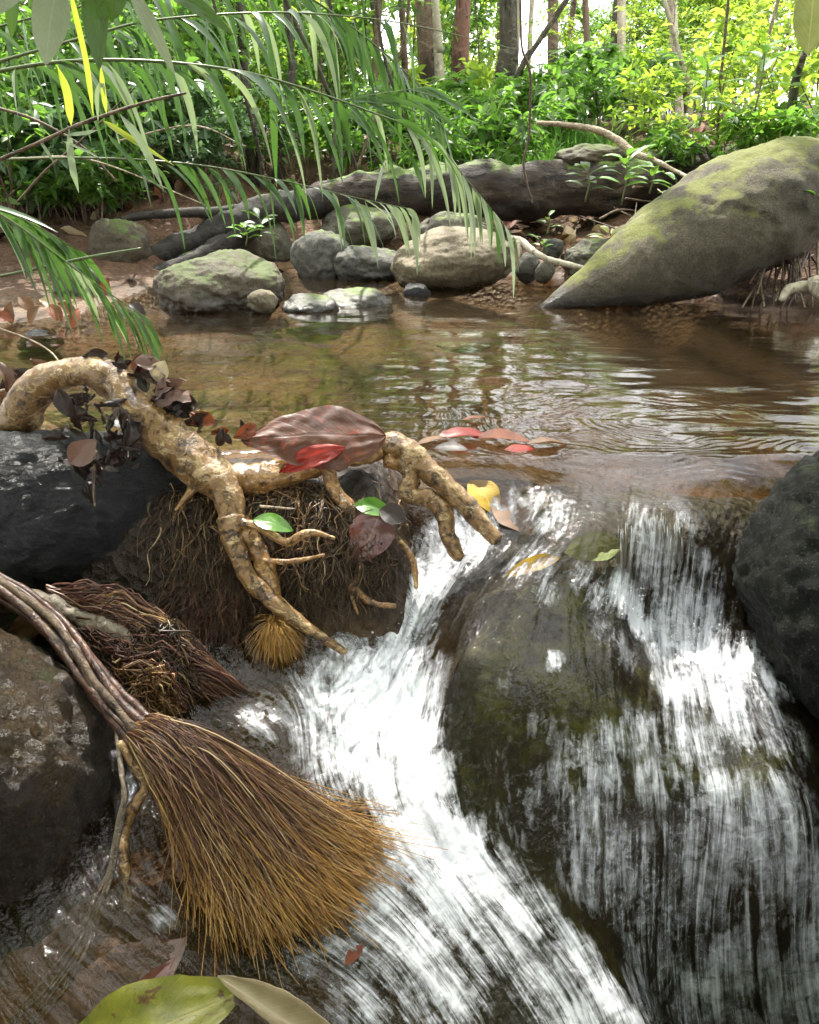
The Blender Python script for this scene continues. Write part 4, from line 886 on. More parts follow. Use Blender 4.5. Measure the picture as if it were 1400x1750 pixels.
# ================================================================ fallen leaves near the camera
def wl(px, py, dz=-.007): q = onwater(px, py); return (px, py, q[1] + .0) if dz is None else q + np.array([0, 0, dz])
def leaf(name, b, t, width_px, normal, m, label, group=None, stem=None, **k):
    """leaf from base b to tip t, each (column,row,distance)"""
    P0, P1 = [aty(*q) if len(q) == 3 and not isinstance(q, np.ndarray) else q for q in (b, t)]; w = width_px * scale_at((P0 + P1) / 2)
    V, F, uv = leaf_blade(P0, P1, w, normal, **k)
    if stem is None: return solo(name, V, F, m, label, 'leaf', group, uv=uv)
    o = thing(name, P0, label, 'leaf', group); part('blade', V, F, m, o, uv=uv)
    A = [aty(*s) for s in stem]; A = spline(np.array([P0] + A), 12); V, F = tube(A, np.linspace(.0013, .0009, 12), 6); part('leaf_stalk', V, F, m, o); return o
leaf('fallen_leaf', (660, 745, 1.20), (412, 752, 1.185), 118, (.1, -.75, .75), M['leaf_brown'], 'large glossy dark brown leaf lying on top of the root dam', bend=.05, cup=-.14, seed=1, nu=34, nv=10, shape=.85, ruffle=.024, torn=.12)
leaf('fallen_leaf', (592, 764, 1.17), (478, 808, 1.165), 38, (-.3, -.8, .5), M['leaf_red'], 'bright red torn leaf hanging below the big brown leaf', bend=.12, cup=.2, seed=2, nu=18, nv=6, ruffle=.05)
leaf('fallen_leaf', (652, 872, 1.12), (610, 965, 1.09), 78, (.15, -.95, .3), M['leaf_hang'], 'maroon veined leaf hanging point down from a slim root', bend=.04, cup=.18, seed=3, nu=22, nv=7, shape=.8, stem=[(640, 862, 1.13)])
leaf('fallen_leaf', (605, 862, 1.13), (672, 880, 1.12), 34, (-.1, -.6, .8), M['leaf_green'], 'small bright green leaf resting above the maroon leaf', bend=.12, cup=.3, seed=4)
leaf('fallen_leaf', (648, 872, 1.115), (694, 890, 1.11), 40, (.4, -.7, .5), M['leaf_dead'], 'dark brown scrap of leaf right of the maroon leaf', bend=.1, cup=.3, seed=5)
leaf('fallen_leaf', (432, 888, 1.08), (502, 908, 1.07), 36, (.1, -.5, .85), M['leaf_green'], 'wet green leaf lodged behind a side root', bend=.1, cup=.2, seed=6)
leaf('fallen_leaf', (120, 792, 1.07), (165, 752, 1.08), 44, (.2, -.9, .3), M['leaf_taupe'], 'wet folded brown leaf under the arch of the root', bend=.1, cup=.4, seed=7)
leaf('fallen_leaf', wl(1065, 920), wl(965, 938), 58, (0, -.6, .8), M['leaf_pale_green'], 'pale olive leaf pinned on the stone under the falling water', bend=.03, cup=.05, seed=8, nu=20, nv=6)
leaf('fallen_leaf', wl(960, 945), wl(862, 980), 30, (-.1, -.5, .85), M['leaf_yellow'], 'yellow leaf caught in the falls below the lip', bend=.08, cup=.2, seed=9)
leaf('fallen_leaf', wl(850, 830, -.016), wl(915, 900, -.016), 70, (0, -.6, .8), M['leaf_litter'], 'orange-brown leaf glowing through the thin water of the lip', bend=.03, cup=.05, seed=10)
leaf('fallen_leaf', wl(805, 812, -.009), wl(848, 872, -.009), 56, (.2, -.6, .8), M['leaf_yellow'], 'amber leaf wedged against the root finger', bend=.1, cup=.2, seed=11)
# bottom of the picture
leaf('fallen_leaf', atz(60, 1880, -.33), atz(398, 1700, -.285), 170, (.1, -.1, 1), M['leaf_olive'], 'yellow-green fallen leaf at the bottom edge among the wet roots', bend=.05, cup=.25, seed=12, nu=24, nv=8, tipw=.25)
leaf('fallen_leaf', atz(372, 1668, -.265), atz(610, 1830, -.32), 120, (.3, -.2, .9), M['leaf_beige'], 'dry beige leaf curled into a tube at the bottom edge', bend=.02, cup=0., curl=2.2, seed=13, nu=24, nv=10, tipw=.5)
leaf('fallen_leaf', atz(60, 1800, -.345), atz(320, 1600, -.322), 150, (-.1, -.3, .95), M['leaf_taupe'], 'broad taupe leaf lying under the shallow water at lower left', bend=.0, cup=-.02, seed=14, nu=20, nv=6)
leaf('fallen_leaf', atz(190, 1750, -.33), atz(300, 1635, -.315), 34, (.5, -.3, .85), M['leaf_hang'], 'narrow dark leaf edge standing up beside the taupe leaf', bend=.02, cup=.2, seed=15)
leaf('fallen_leaf', wl(590, 1650, .001), wl(622, 1612, .001), 22, (0, -.2, 1), M['leaf_litter_red'], 'little rusty leaf drifting below the brush', bend=.05, seed=16)
# red and brown leaves lodged along the lip of the pool
def flat_leaf(px, py, z, ang, L, W, m, label, group=None, seed=0, tilt=.15):
    q = atz(px, py, z); d = np.array([math.cos(ang), math.sin(ang), tilt * math.sin(seed * 3.)]); d = nrm(d) * L
    V, F, uv = leaf_blade(q - d / 2, q + d / 2, W, (.2 * math.sin(seed * 5.1), .2 * math.cos(seed * 2.3), 1), bend=.06, cup=.15 + .2 * math.sin(seed * 1.3), seed=seed, nu=10, nv=3)
    return solo('fallen_leaf', V, F, m, label, 'leaf', group, uv=uv)
for i, (px, py, a_, L, m, lb) in enumerate([(790, 748, .1, .10, 'leaf_red', 'long red leaf floating at the lip of the pool right of the roots'), (858, 752, -.2, .11, 'leaf_litter_red', 'rust-red leaf floating at the lip between the red leaf and the falls'),
        (740, 752, .6, .07, 'leaf_litter', 'tan leaf stuck beside the knobbly root at the pool lip'), (888, 768, .3, .06, 'leaf_red', 'small dark red leaf at the very edge of the falls'), (812, 716, .0, .05, 'leaf_litter_red', 'lone orange leaf floating on the pool above the lip'),
        (935, 760, .2, .08, 'leaf_litter', 'brown leaf sinking at the lip where the water turns bright'), (770, 768, -.4, .07, 'leaf_dead', 'black wet leaf under the red leaves at the lip')]):
    flat_leaf(px, py, .003, a_, L, L * .42, M[m], lb, None, i + 1, .1)
# dead leaves heaped on the arched root and under it
def heap(spec, n, label, group, m, seed, size=(.035, .06), spread=(30, 22)):
    r_ = np.random.default_rng(seed)
    for i in range(n):
        k = r_.integers(len(spec)); px, py, Yc = spec[k]; q = aty(px + r_.normal() * spread[0] * .5, py + r_.normal() * spread[1] * .5, Yc + r_.normal() * .012)
        d = nrm(r_.normal(size=3) * np.array([1, .6, .8])); L = r_.uniform(*size)
        V, F, uv = leaf_blade(q - d * L / 2, q + d * L / 2, L * r_.uniform(.3, .7), nrm(np.array([0, -.7, .5]) + r_.normal(size=3) * .6), bend=r_.uniform(-.15, .2), cup=r_.uniform(-.6, 1.1), seed=i + seed, nu=9, nv=3, ruffle=.14)
        solo('dead_leaf', V, F, M[m[r_.integers(len(m))]], label, 'leaf', group, uv=uv)
heap([(240, 632, 1.235), (268, 650, 1.22), (292, 668, 1.21), (310, 690, 1.2), (280, 690, 1.2)], 26, 'blackened dead leaf in the heap on the shoulder of the arched root', 'dead leaves on the arched root', ['leaf_dead', 'leaf_dead', 'leaf_dead', 'leaf_taupe'], 71)
heap([(155, 606, 1.25), (175, 612, 1.245), (205, 622, 1.24)], 6, 'dark dead leaf on the crown of the arched root', 'dead leaves on the crown of the root', ['leaf_dead'], 72, (.025, .04), (14, 6))
heap([(130, 735, 1.13), (165, 720, 1.14), (195, 755, 1.12), (150, 695, 1.16), (180, 790, 1.1), (160, 810, 1.09), (215, 740, 1.14), (120, 700, 1.17)], 60, 'soggy black leaf packed under the arch of the root', 'soggy leaves under the arch', ['leaf_dead'], 73, (.02, .05), (44, 34))
heap([(345, 722, 1.21), (375, 738, 1.2), (405, 742, 1.2), (330, 712, 1.21)], 12, 'dark leaf scrap between the arched root and the big brown leaf', 'leaf scraps behind the root', ['leaf_dead', 'leaf_litter', 'leaf_dead', 'leaf_litter_red'], 74, (.025, .045), (24, 8))
heap([(15, 680, 1.3), (5, 700, 1.29), (20, 655, 1.32), (60, 640, 1.31)], 8, 'curled brown leaf caught behind the left foot of the arch', 'leaves behind the left foot of the arch', ['leaf_dead', 'leaf_litter', 'leaf_taupe'], 75, (.04, .07))
leaf('dead_leaf', (225, 632, 1.225), (262, 610, 1.225), 26, (0, -.9, .3), M['leaf_hang'], 'upright red-brown dead leaf on the shoulder of the arched root', seed=21, cup=.4)
leaf('dead_leaf', (268, 652, 1.215), (282, 616, 1.22), 34, (.1, -.9, .3), M['leaf_beige'], 'upright cream dead leaf on the shoulder of the arched root', seed=22, cup=.4)
heap([(20, 1050, 1.03), (55, 1075, 1.0), (70, 1060, 1.01), (15, 1030, 1.04)], 7, 'brown curled leaf on the top of the lower left boulder under the cable root', 'leaves on the lower left boulder', ['leaf_taupe', 'leaf_hang', 'leaf_litter'], 76, (.045, .07), (26, 8))
leaf('dead_leaf', (150, 1035, 1.03), (203, 995, 1.04), 14, (0, -.6, .7), M['leaf_litter_red'], 'curled orange leaf stalk sticking out of the root skein', seed=23, cup=.9)
# stray twigs near
def twig(pts, m, label, name='twig', n=30, sides=7, cat='twig', group=None):
    P, r_ = rpath(pts, n); V, F = tube(P, r_, sides, .2, 40); return solo(name, V, F, m, label, cat, group)
twig([(-10, 558, 1.35, 3), (50, 580, 1.33, 3), (85, 600, 1.31, 3), (104, 622, 1.29, 3)], M['twig'], 'thin pale twig leaning on the arched root at the left')
twig([(-10, 668, 1.3, 4), (30, 664, 1.3, 4), (70, 656, 1.29, 3)], M['twig'], 'pale twig lying behind the left foot of the arch')
twig([(165, 770, 1.09, 4), (160, 820, 1.065, 5), (162, 865, 1.045, 4)], M['twig_dark'], 'black twig hanging straight down over the wet slab')
twig([(445, 865, 1.1, 5), (480, 868, 1.09, 4), (505, 870, 1.09, 3)], M['twig'], 'short tan twig stuck in the dam')

# ================================================================ the fallen log and its fork
Lg = thing('fallen_log', aty(800, 340, 4.2), 'dark fallen log with a mossy back lying along the far bank', 'log')
def log_part(name, pts, n, sides, rough, freq, m, seed):
    P, r_ = rpath(pts, n); V, F = tube(P, r_, sides, rough, freq, seed=seed); return part(name, V, F, m, Lg)
log_part('log_trunk', [(520, 352, 4.1, 44), (590, 336, 4.15, 66), (680, 330, 4.2, 82), (800, 328, 4.25, 88), (920, 326, 4.3, 92), (1040, 318, 4.35, 90), (1150, 300, 4.4, 84), (1260, 285, 4.5, 70)], 130, 60, .22, 7, M['log'], 3)
log_part('log_limb', [(560, 340, 4.12, 40), (490, 352, 4.0, 50), (420, 372, 3.9, 52), (350, 405, 3.8, 46), (290, 430, 3.7, 40), (215, 452, 3.6, 26)], 70, 26, .25, 12, M['branch_dark'], 5)
log_part('log_limb', [(440, 385, 3.9, 34), (390, 412, 3.8, 34), (330, 445, 3.65, 32), (270, 468, 3.55, 28), (215, 480, 3.5, 18)], 60, 22, .25, 12, M['branch_dark'], 7)
log_part('log_limb', [(540, 340, 4.1, 24), (450, 352, 3.95, 22), (380, 362, 3.85, 18), (300, 364, 3.75, 15), (225, 372, 3.7, 12), (185, 388, 3.65, 11), (155, 408, 3.6, 8)], 70, 14, .25, 16, M['branch_dark'], 9)
Vm, Fm = rock_shape((.17, .1, .06), (0, 0, .2), 5, 91, 4, .2, .05)
solo('mossy_stump', Vm + aty(1010, 268, 4.35), Fm, M['moss_rock'], 'green mossy hump on top of the fallen log', 'stump')
twig([(918, 210, 3.9, 7), (960, 213, 3.88, 9), (1010, 220, 3.85, 11), (1050, 236, 3.8, 12), (1085, 262, 3.72, 12), (1120, 275, 3.65, 9), (1160, 295, 3.55, 7), (1205, 318, 3.4, 5)], M['twig'], 'pale bent dead branch reaching over the fallen log', 'dead_branch', 60, 9, 'branch')
pb = thing('pale_branch', aty(885, 412, 3.1), 'pale peeled branch dipping from the tan boulder into the pool', 'branch')
for pts in ([(872, 408, 3.1, 13), (892, 413, 3.08, 13), (915, 432, 3.02, 11), (945, 446, 2.98, 11), (985, 455, 2.95, 9), (1010, 460, 2.92, 6)], [(886, 412, 3.08, 9), (888, 428, 3.06, 7), (886, 440, 3.05, 4)]):
    P, r_ = rpath(pts, 40); V, F = tube(P, r_, 9, .2, 40); part('branch_limb', V, F, M['trunk_pale'], pb)
twig([(889, -40, 2.6, 4), (890, 40, 2.6, 4), (893, 85, 2.6, 4), (906, 125, 2.6, 5), (906, 190, 2.6, 4), (904, 235, 2.6, 4), (895, 275, 2.6, 4), (900, 310, 2.6, 4), (910, 348, 2.6, 3)], M['twig_dark'], 'thin dangling vine hanging in front of the fallen log', 'hanging_vine', 70, 6, 'vine')
rb_ = thing('bank_root', aty(1370, 510, 2.7), 'pale looping root at the water line under the slanting boulder', 'root')
for pts in ([(1420, 492, 2.68, 20), (1385, 490, 2.66, 20), (1350, 494, 2.64, 18), (1335, 512, 2.62, 10)], [(1410, 485, 2.63, 14), (1392, 482, 2.62, 22), (1398, 500, 2.6, 18), (1420, 515, 2.6, 10)]):
    P, r_ = rpath(pts, 40); V, F = tube(P, r_, 12, .2, 30); part('root_limb', V, F, M['trunk_pale'], rb_)
r2 = np.random.default_rng(5)
for i in range(34):                    # loose roots and stalks on the right bank
    a_, b_ = r2.uniform(1330, 1410), r2.uniform(330, 440); c_, d_ = a_ + r2.uniform(-70, 20), r2.uniform(470, 535)
    twig([(a_, b_, 3.0, 4), ((a_ + c_) / 2 + r2.uniform(-20, 10), (b_ + d_) / 2 + r2.uniform(-12, 12), 2.85, 4), (c_, d_, 2.72, 3)], M[['twig_dark', 'cable', 'twig'][i % 3]], 'thin root straggling down the right bank behind the slanting boulder', 'bank_rootlet', 16, 5, 'root', 'straggling roots on the right bank')

# ================================================================ palm fronds hanging over the pool
def frond(pts, n, length, width, m, label, start=.05, end=1., down=.9, fwd=.5, side=.6, taper=.5, seed=0, m2=None, r0=.004, tipmat=None, split=.7, droop=1.0, twin=True):
    r_ = np.random.default_rng(seed); A = np.array([aty(*q) for q in pts]); P = spline(A, 90); T, N, Bn = frames(P)
    o = thing('palm_frond', P[0], label, 'palm frond'); V, F = tube(P, np.linspace(r0, r0 * .3, 90), 8); part('frond_stalk', V, F, M['stalk'], o)
    dn = np.array([0, 0, -1.])
    for k in range(n):
        f = start + (end - start) * (k + r_.uniform(-.25, .25)) / max(n - 1, 1); f = min(max(f, 0), 1); i = int(f * 89); s = 1 if k % 2 else -1
        lat = nrm(np.cross(T[i], dn)) * s
        d = nrm(T[i] * (fwd + r_.normal() * .3) + lat * (side + r_.normal() * .3) + dn * (.3 + r_.normal() * .3))
        L = length * r_.uniform(.55, 1.2) * (1 - taper * abs(f - .45)); w = width * r_.uniform(.35, .75)
        K = 11; dr_ = r_.uniform(.5, 1.7); q = P[i].copy(); C = [q.copy()]; dd = d.copy()
        for j in range(K - 1):
            dd = nrm(dd + dn * down * droop * dr_ * r_.uniform(.6, 1.4) * (.22 + .16 * j / K)); q = q + dd * L / (K - 1); C.append(q.copy())
        C = np.array(C); Tc = nrm(np.gradient(C, axis=0)); sd = nrm(np.cross(Tc, nrm(np.array([s * .35, -.8, .55]) + r_.normal(size=3) * .55))); nn = np.cross(sd, Tc)
        u = np.linspace(0, 1, K); ww = (np.minimum(u * 6, 1) * (1 - u ** 2.6) + .01) * w / 2
        Vv = np.stack([C - sd * ww[:, None] + nn * ww[:, None] * .35, C, C + sd * ww[:, None] + nn * ww[:, None] * .35], 1).reshape(-1, 3)
        a = np.arange(K - 1)[:, None] * 3; b = np.array([[0, 1]]); Q = np.stack([a + b, a + b + 1, a + 3 + b + 1, a + 3 + b], -1).reshape(-1, 4)
        mm = M[tipmat] if (tipmat and f > split and r_.random() < .92) else M[m2] if (m2 and r_.random() < .22) else M[m]
        part('leaflet', Vv, [Q], mm, o)
    return o
frond([(-60, 132, 2.0), (100, 106, 2.05), (250, 104, 2.1), (400, 120, 2.15), (510, 148, 2.2), (625, 188, 2.25), (735, 235, 2.3), (800, 310, 2.32), (875, 400, 2.34)], 58, .27, .029, 'frond', 'long arching palm frond whose pale tip hangs over the tan boulder', .08, 1., .8, .75, .4, .5, 3, 'frond_pale', .0042, 'frond_pale', .72)
frond([(-60, 122, 2.25), (150, 62, 2.3), (260, 35, 2.35), (430, 22, 2.4), (560, 25, 2.45), (700, 42, 2.5), (880, 84, 2.6)], 40, .27, .03, 'frond', 'upper palm frond running along the top of the picture', .1, .82, .9, .5, .6, .4, 4, 'frond_pale', .0038)
frond([(-60, 275, 2.1), (150, 270, 2.1), (330, 281, 2.15), (480, 308, 2.2), (600, 336, 2.25), (705, 358, 2.3)], 34, .22, .026, 'frond', 'lower palm frond sweeping above the forked dark branches', .3, 1., .85, .6, .5, .4, 5, 'frond_pale', .0032, 'frond_pale', .8)
frond([(-60, 330, 1.75), (30, 385, 1.78), (90, 430, 1.8), (150, 475, 1.84), (215, 520, 1.88), (280, 562, 1.9)], 30, .21, .022, 'frond', 'drooping palm frond at the left edge dipping to the pool', .05, .9, .6, .9, .6, .4, 6, 'frond_pale', .003)
frond([(-80, 345, 1.9), (-10, 355, 1.92), (60, 385, 1.95), (130, 425, 2.0)], 20, .24, .026, 'frond', 'broad-leaved palm frond spreading at the left edge above the bank', .1, 1., .25, .9, .5, .3, 7, None, .003)
frond([(420, -60, 2.7), (520, -10, 2.75), (620, 60, 2.8), (700, 130, 2.85), (740, 170, 2.9)], 30, .32, .032, 'frond', 'dark palm frond coming down from the top in front of the trunks', .0, 1., .6, .7, .6, .4, 8, None, .0038)
frond([(-60, 60, 2.9), (100, 20, 2.95), (250, -10, 3.0), (400, -20, 3.05)], 28, .34, .032, 'frond', 'shaded palm frond high in the upper left corner', .0, 1., 1., .5, .6, .3, 9, None, .004)
frond([(470, 200, 2.6), (570, 175, 2.65), (650, 160, 2.7), (720, 150, 2.75)], 14, .27, .034, 'frond', 'short palm frond with broad leaflets pointing right', .3, 1., .15, .95, .35, .3, 10, None, .003)
# bare canes crossing behind the fronds
for i, (pts, m) in enumerate([([(-20, 180, 2.5, 5), (60, 205, 2.5, 5), (140, 250, 2.5, 4), (200, 310, 2.5, 3)], 'twig_dark'), ([(30, 345, 2.4, 4), (80, 290, 2.4, 4), (150, 230, 2.4, 3), (230, 150, 2.4, 3)], 'twig_dark'), ([(480, -20, 3.2, 8), (510, 50, 3.2, 8), (550, 130, 3.2, 7), (610, 290, 3.3, 6)], 'trunk_dark'), ([(360, -20, 3.4, 6), (385, 80, 3.4, 6), (420, 170, 3.4, 6), (450, 290, 3.5, 6)], 'trunk_dark'), ([(700, -20, 3.6, 5), (690, 70, 3.6, 5), (650, 180, 3.6, 5), (610, 290, 3.6, 5)], 'twig_dark'), ([(560, -20, 3.8, 6), (575, 100, 3.8, 6), (570, 300, 3.8, 6)], 'trunk_dark'), ([(205, 240, 2.3, 3), (330, 215, 2.3, 3), (420, 250, 2.3, 2)], 'twig'), ([(20, 270, 2.2, 3), (160, 275, 2.2, 3), (350, 350, 2.3, 2)], 'twig'), ([(640, -20, 3.5, 7), (655, 90, 3.5, 6), (690, 200, 3.5, 5), (720, 280, 3.6, 4)], 'trunk_dark')]):
    P, r_ = rpath(pts, 40); V, F = tube(P, r_, 7, .2, 20, seed=i); solo('bare_cane', V, F, M[m], ['dark cane slanting down from the left edge', 'thin dark cane rising right from the left bank', 'dark pole leaning right through the fronds', 'slim dark pole behind the frond tips left of the forked tree', 'thin cane leaning left in front of the stout tree', 'upright dark pole in the middle of the fronds', 'pale dry twig crossing the long arching frond', 'pale dry twig above the lower frond', 'dark pole leaning right beside the stout brown tree'][i], 'cane')
# dry cane with yellow blades
Cn = thing('dry_cane', aty(0, 270, 1.9), 'brown dry cane with a few yellow blades crossing the fronds at left', 'cane')
P, r_ = rpath([(-40, 290, 1.9, 6), (60, 247, 1.92, 6), (130, 215, 1.94, 6), (200, 190, 1.96, 6), (260, 172, 1.98, 5), (318, 159, 2.0, 4)], 40); V, F = tube(P, r_, 8, .2, 40); part('cane_stem', V, F, M['twig_dark'], Cn)
def ribbon(pts, w_px, m, parent, name='blade'):
    A = spline(np.array([aty(*q) for q in pts]), 14); Tc = nrm(np.gradient(A, axis=0)); sd = nrm(np.cross(Tc, np.array([.3, -.8, .5]))); u = np.linspace(0, 1, 14)
    ww = (np.minimum(u * 5, 1) * np.minimum((1 - u) * 3, 1) + .05) * w_px * scale_at(A[7]) / 2; nn = np.cross(sd, Tc)
    Vv = np.stack([A - sd * ww[:, None] + nn * ww[:, None] * .3, A, A + sd * ww[:, None] + nn * ww[:, None] * .3], 1).reshape(-1, 3)
    a = np.arange(13)[:, None] * 3; b = np.array([[0, 1]]); Q = np.stack([a + b, a + b + 1, a + 3 + b + 1, a + 3 + b], -1).reshape(-1, 4); return part(name, Vv, [Q], m, parent)
for pts, w, m in [([(122, 215, 1.93), (115, 160, 1.93), (98, 112, 1.93)], 13, 'frond_yellow'), ([(160, 200, 1.94), (148, 110, 1.94), (128, 20, 1.94), (120, -20, 1.94)], 9, 'frond_yellow'), ([(182, 195, 1.95), (176, 150, 1.95), (172, 110, 1.95)], 8, 'frond_yellow'),
                  ([(175, 205, 1.95), (220, 235, 1.95), (298, 283, 1.95)], 10, 'frond_yellow'), ([(180, 225, 1.95), (230, 280, 1.95), (285, 330, 1.95)], 9, 'frond'), ([(205, 195, 1.95), (245, 250, 1.94), (280, 325, 1.93)], 13, 'frond_pale'),
                  ([(118, 220, 1.93), (123, 280, 1.92), (135, 330, 1.91)], 11, 'frond_pale'), ([(168, 210, 1.94), (166, 160, 1.94), (175, 145, 1.94), (180, 165, 1.94)], 7, 'frond_pale'), ([(115, 230, 1.93), (145, 228, 1.92), (168, 222, 1.92)], 7, 'frond_pale'), ([(105, 240, 1.93), (140, 255, 1.92), (175, 272, 1.92)], 4, 'frond_pale'), ([(68, 240, 1.92), (80, 258, 1.92), (92, 278, 1.92)], 5, 'frond_pale')]:
    ribbon(pts, w, M[m], Cn)
Tc_ = thing('thorny_cane', aty(0, 470, 1.85), 'thin yellow-green thorny cane slanting over the left bank', 'cane')
P, r_ = rpath([(-40, 480, 1.85, 5), (60, 460, 1.87, 5), (150, 440, 1.89, 5), (242, 424, 1.91, 3)], 40); V, F = tube(P, r_, 8); part('cane_stem', V, F, M['stalk'], Tc_)
for i in range(3, 38, 3):
    d = np.array([.002, 0, .007 * (1 if i % 2 else -1)]); V, F = tube(np.array([P[i], P[i] + d * .5, P[i] + d]), [.0012, .0008, .0002], 5); part('thorn', V, F, M['stalk'], Tc_)
# leaves that hang into the top left corner, close to the lens
for b, t, w, m, lb, sd in [((100, -40, .95), (78, 112, .93), 62, 'leaf_grey', 'pale grey-green hanging leaf in the top left corner', 1), ((158, -60, .95), (170, 122, .94), 42, 'leaf_shade', 'dark hanging leaf beside the pale grey one at the top left', 2),
                           ((-50, 10, .9), (48, -16, .9), 60, 'leaf_grey', 'blurred grey leaf cut by the top left corner', 3), ((200, -40, 1.0), (190, 36, 1.0), 44, 'leaf_shade', 'short dark leaf hanging from the top edge', 4), ((25, -30, 1.3), (20, 66, 1.3), 22, 'leaf_shade', 'narrow dark leaf in the extreme top left', 5),
                           ((215, -30, 1.2), (300, 130, 1.2), 26, 'leaf_grey', 'long pale leaf blade curving down from the top edge', 6), ((270, -20, 1.3), (400, 60, 1.3), 26, 'leaf_shade', 'dark leaf blade slanting right from the top edge', 7)]:
    leaf('hanging_leaf', b, t, w, (.2, -.9, .3), M[m], lb, None, bend=.05 if sd < 6 else .15, cup=.2, seed=sd, nu=18, nv=4, ruffle=.01)
leaf('palm_leaf', (1380, 95, 2.2), (1395, -60, 2.25), 60, (-.3, -.9, .1), M['leaf_pale_green'], 'yellowing palm leaf cut by the top right corner', None, bend=.05, seed=3, nu=20, nv=5)

# ================================================================ forest
fr_ = np.random.default_rng(77)
def limbs(path, r0, n, length, up=.4, seed=0, lo=.3):
    """side shoots off a stem; returns tubes and tip samples"""
    r_ = np.random.default_rng(seed); tubes = []; pts = []; dirs = []
    for k in range(n):
        f = lo + (1 - lo) * (k + r_.random()) / n; i = int(f * (len(path) - 1)); a_ = r_.uniform(0, 2 * np.pi); L = length * r_.uniform(.5, 1.2) * (1.15 - .5 * f)
        d = np.array([math.cos(a_), math.sin(a_), up + r_.normal() * .25]); m_ = path[i] + nrm(d) * L * .5 + np.array([0, 0, .05 * L]); e = m_ + nrm(d + np.array([0, 0, -.35])) * L * .5
        K = spline(np.array([path[i], m_, e]), 9); tubes.append(tube(K, np.linspace(r0 * .45, r0 * .12, 9), 5)); pts.append(K[2:]); dirs.append(np.gradient(K, axis=0)[2:])
    return tubes, pts, dirs
def shrub(name, h, nst, leafL, leafW, m, seed, lean=.25, nl=14, ll=.4, per=4, rich=True, sw=.006, label='', cat='shrub', group=None, lo=.25):
    r_ = np.random.default_rng(seed); o = thing(name, (0, 0, 0), label, cat, group); st = []; Pp = []; Dd = []
    for s in range(nst):
        a_ = r_.uniform(0, 2 * np.pi); l = lean * r_.uniform(.3, 1.2); hh = h * r_.uniform(.65, 1.1)
        p = np.array([[0, 0, -.05], [math.cos(a_) * l * .3 * hh, math.sin(a_) * l * .3 * hh, hh * .4], [math.cos(a_) * l * .75 * hh, math.sin(a_) * l * .75 * hh, hh * .78], [math.cos(a_) * l * hh, math.sin(a_) * l * hh, hh]])
        p[:, :2] += r_.normal(size=2) * .04 * nst ** .5; K = spline(p, 20); st.append(tube(K, np.linspace(sw, sw * .35, 20), 6, .15, 20))
        tb, pt, dr = limbs(K, sw, nl, ll, .45, seed * 31 + s, lo); st += tb; Pp += pt; Dd += dr; Pp.append(K[12:]); Dd.append(np.gradient(K, axis=0)[12:])
    V, F = join(st); part('stem', V, F, M['trunk_dark'] if sw > .008 else M['twig_dark'], o)
    Pp = np.repeat(np.concatenate(Pp), per, 0); Dd = np.repeat(nrm(np.concatenate(Dd)), per, 0); n = len(Pp)
    Pp = Pp + r_.normal(size=(n, 3)) * leafL * .25
    D = nrm(Dd * .5 + r_.normal(size=(n, 3)) * np.array([.8, .8, .45])); Nn = nrm(np.array([0, 0, 1.]) + r_.normal(size=(n, 3)) * .55)
    V, F = leaf_cloud(Pp, D, Nn, leafL * r_.uniform(.5, 1.25, n), leafW * r_.uniform(.6, 1.2, n), rich, droop=.25); part('crown', V, F, m, o)
    return o
LB = {'left': 'leafy green shrub', 'right': 'bright leafy sapling', 'back': 'backlit forest bush', 'sap': 'slender thin-stemmed sapling', 'blue': 'bluish-green glossy shrub', 'under': 'low undergrowth plant'}
GP = {k: g_ for k, g_ in zip(LB, ['shrubs on the left bank', 'saplings on the right bank', 'bushes deep in the forest', 'saplings behind the log', 'bluish shrubs by the left rocks', 'undergrowth behind the log'])}
MARK = [(20, 'the left edge'), (150, 'the mossy boulder behind the branches'), (285, 'the grey block of rock'), (437, 'the dark forked tree'), (595, 'the thin dark leaning pole'), (738, 'the stout brown tree'), (785, 'the reddish-barked tree'), (850, 'the mossy leaning tree'), (945, 'the straight brown tree'), (1010, 'the slim distant trunk'), (1170, 'the pale leaning pole'), (1290, 'the tan wiry stem'), (1350, 'the dark crooked right-bank stem')]
def where(x, y):
    """say which landmark a plant grows beside, and how far back"""
    px = 700 + x / y * FPX / 1.06; k = min(MARK, key=lambda m_: abs(m_[0] - px)); dist = 'near' if y < 5.2 else 'middle' if y < 8 else 'far' if y < 14 else 'farthest'
    return dist, ('beside ' if abs(px - k[0]) < 18 else 'left of ' if px < k[0] else 'right of ') + k[1]
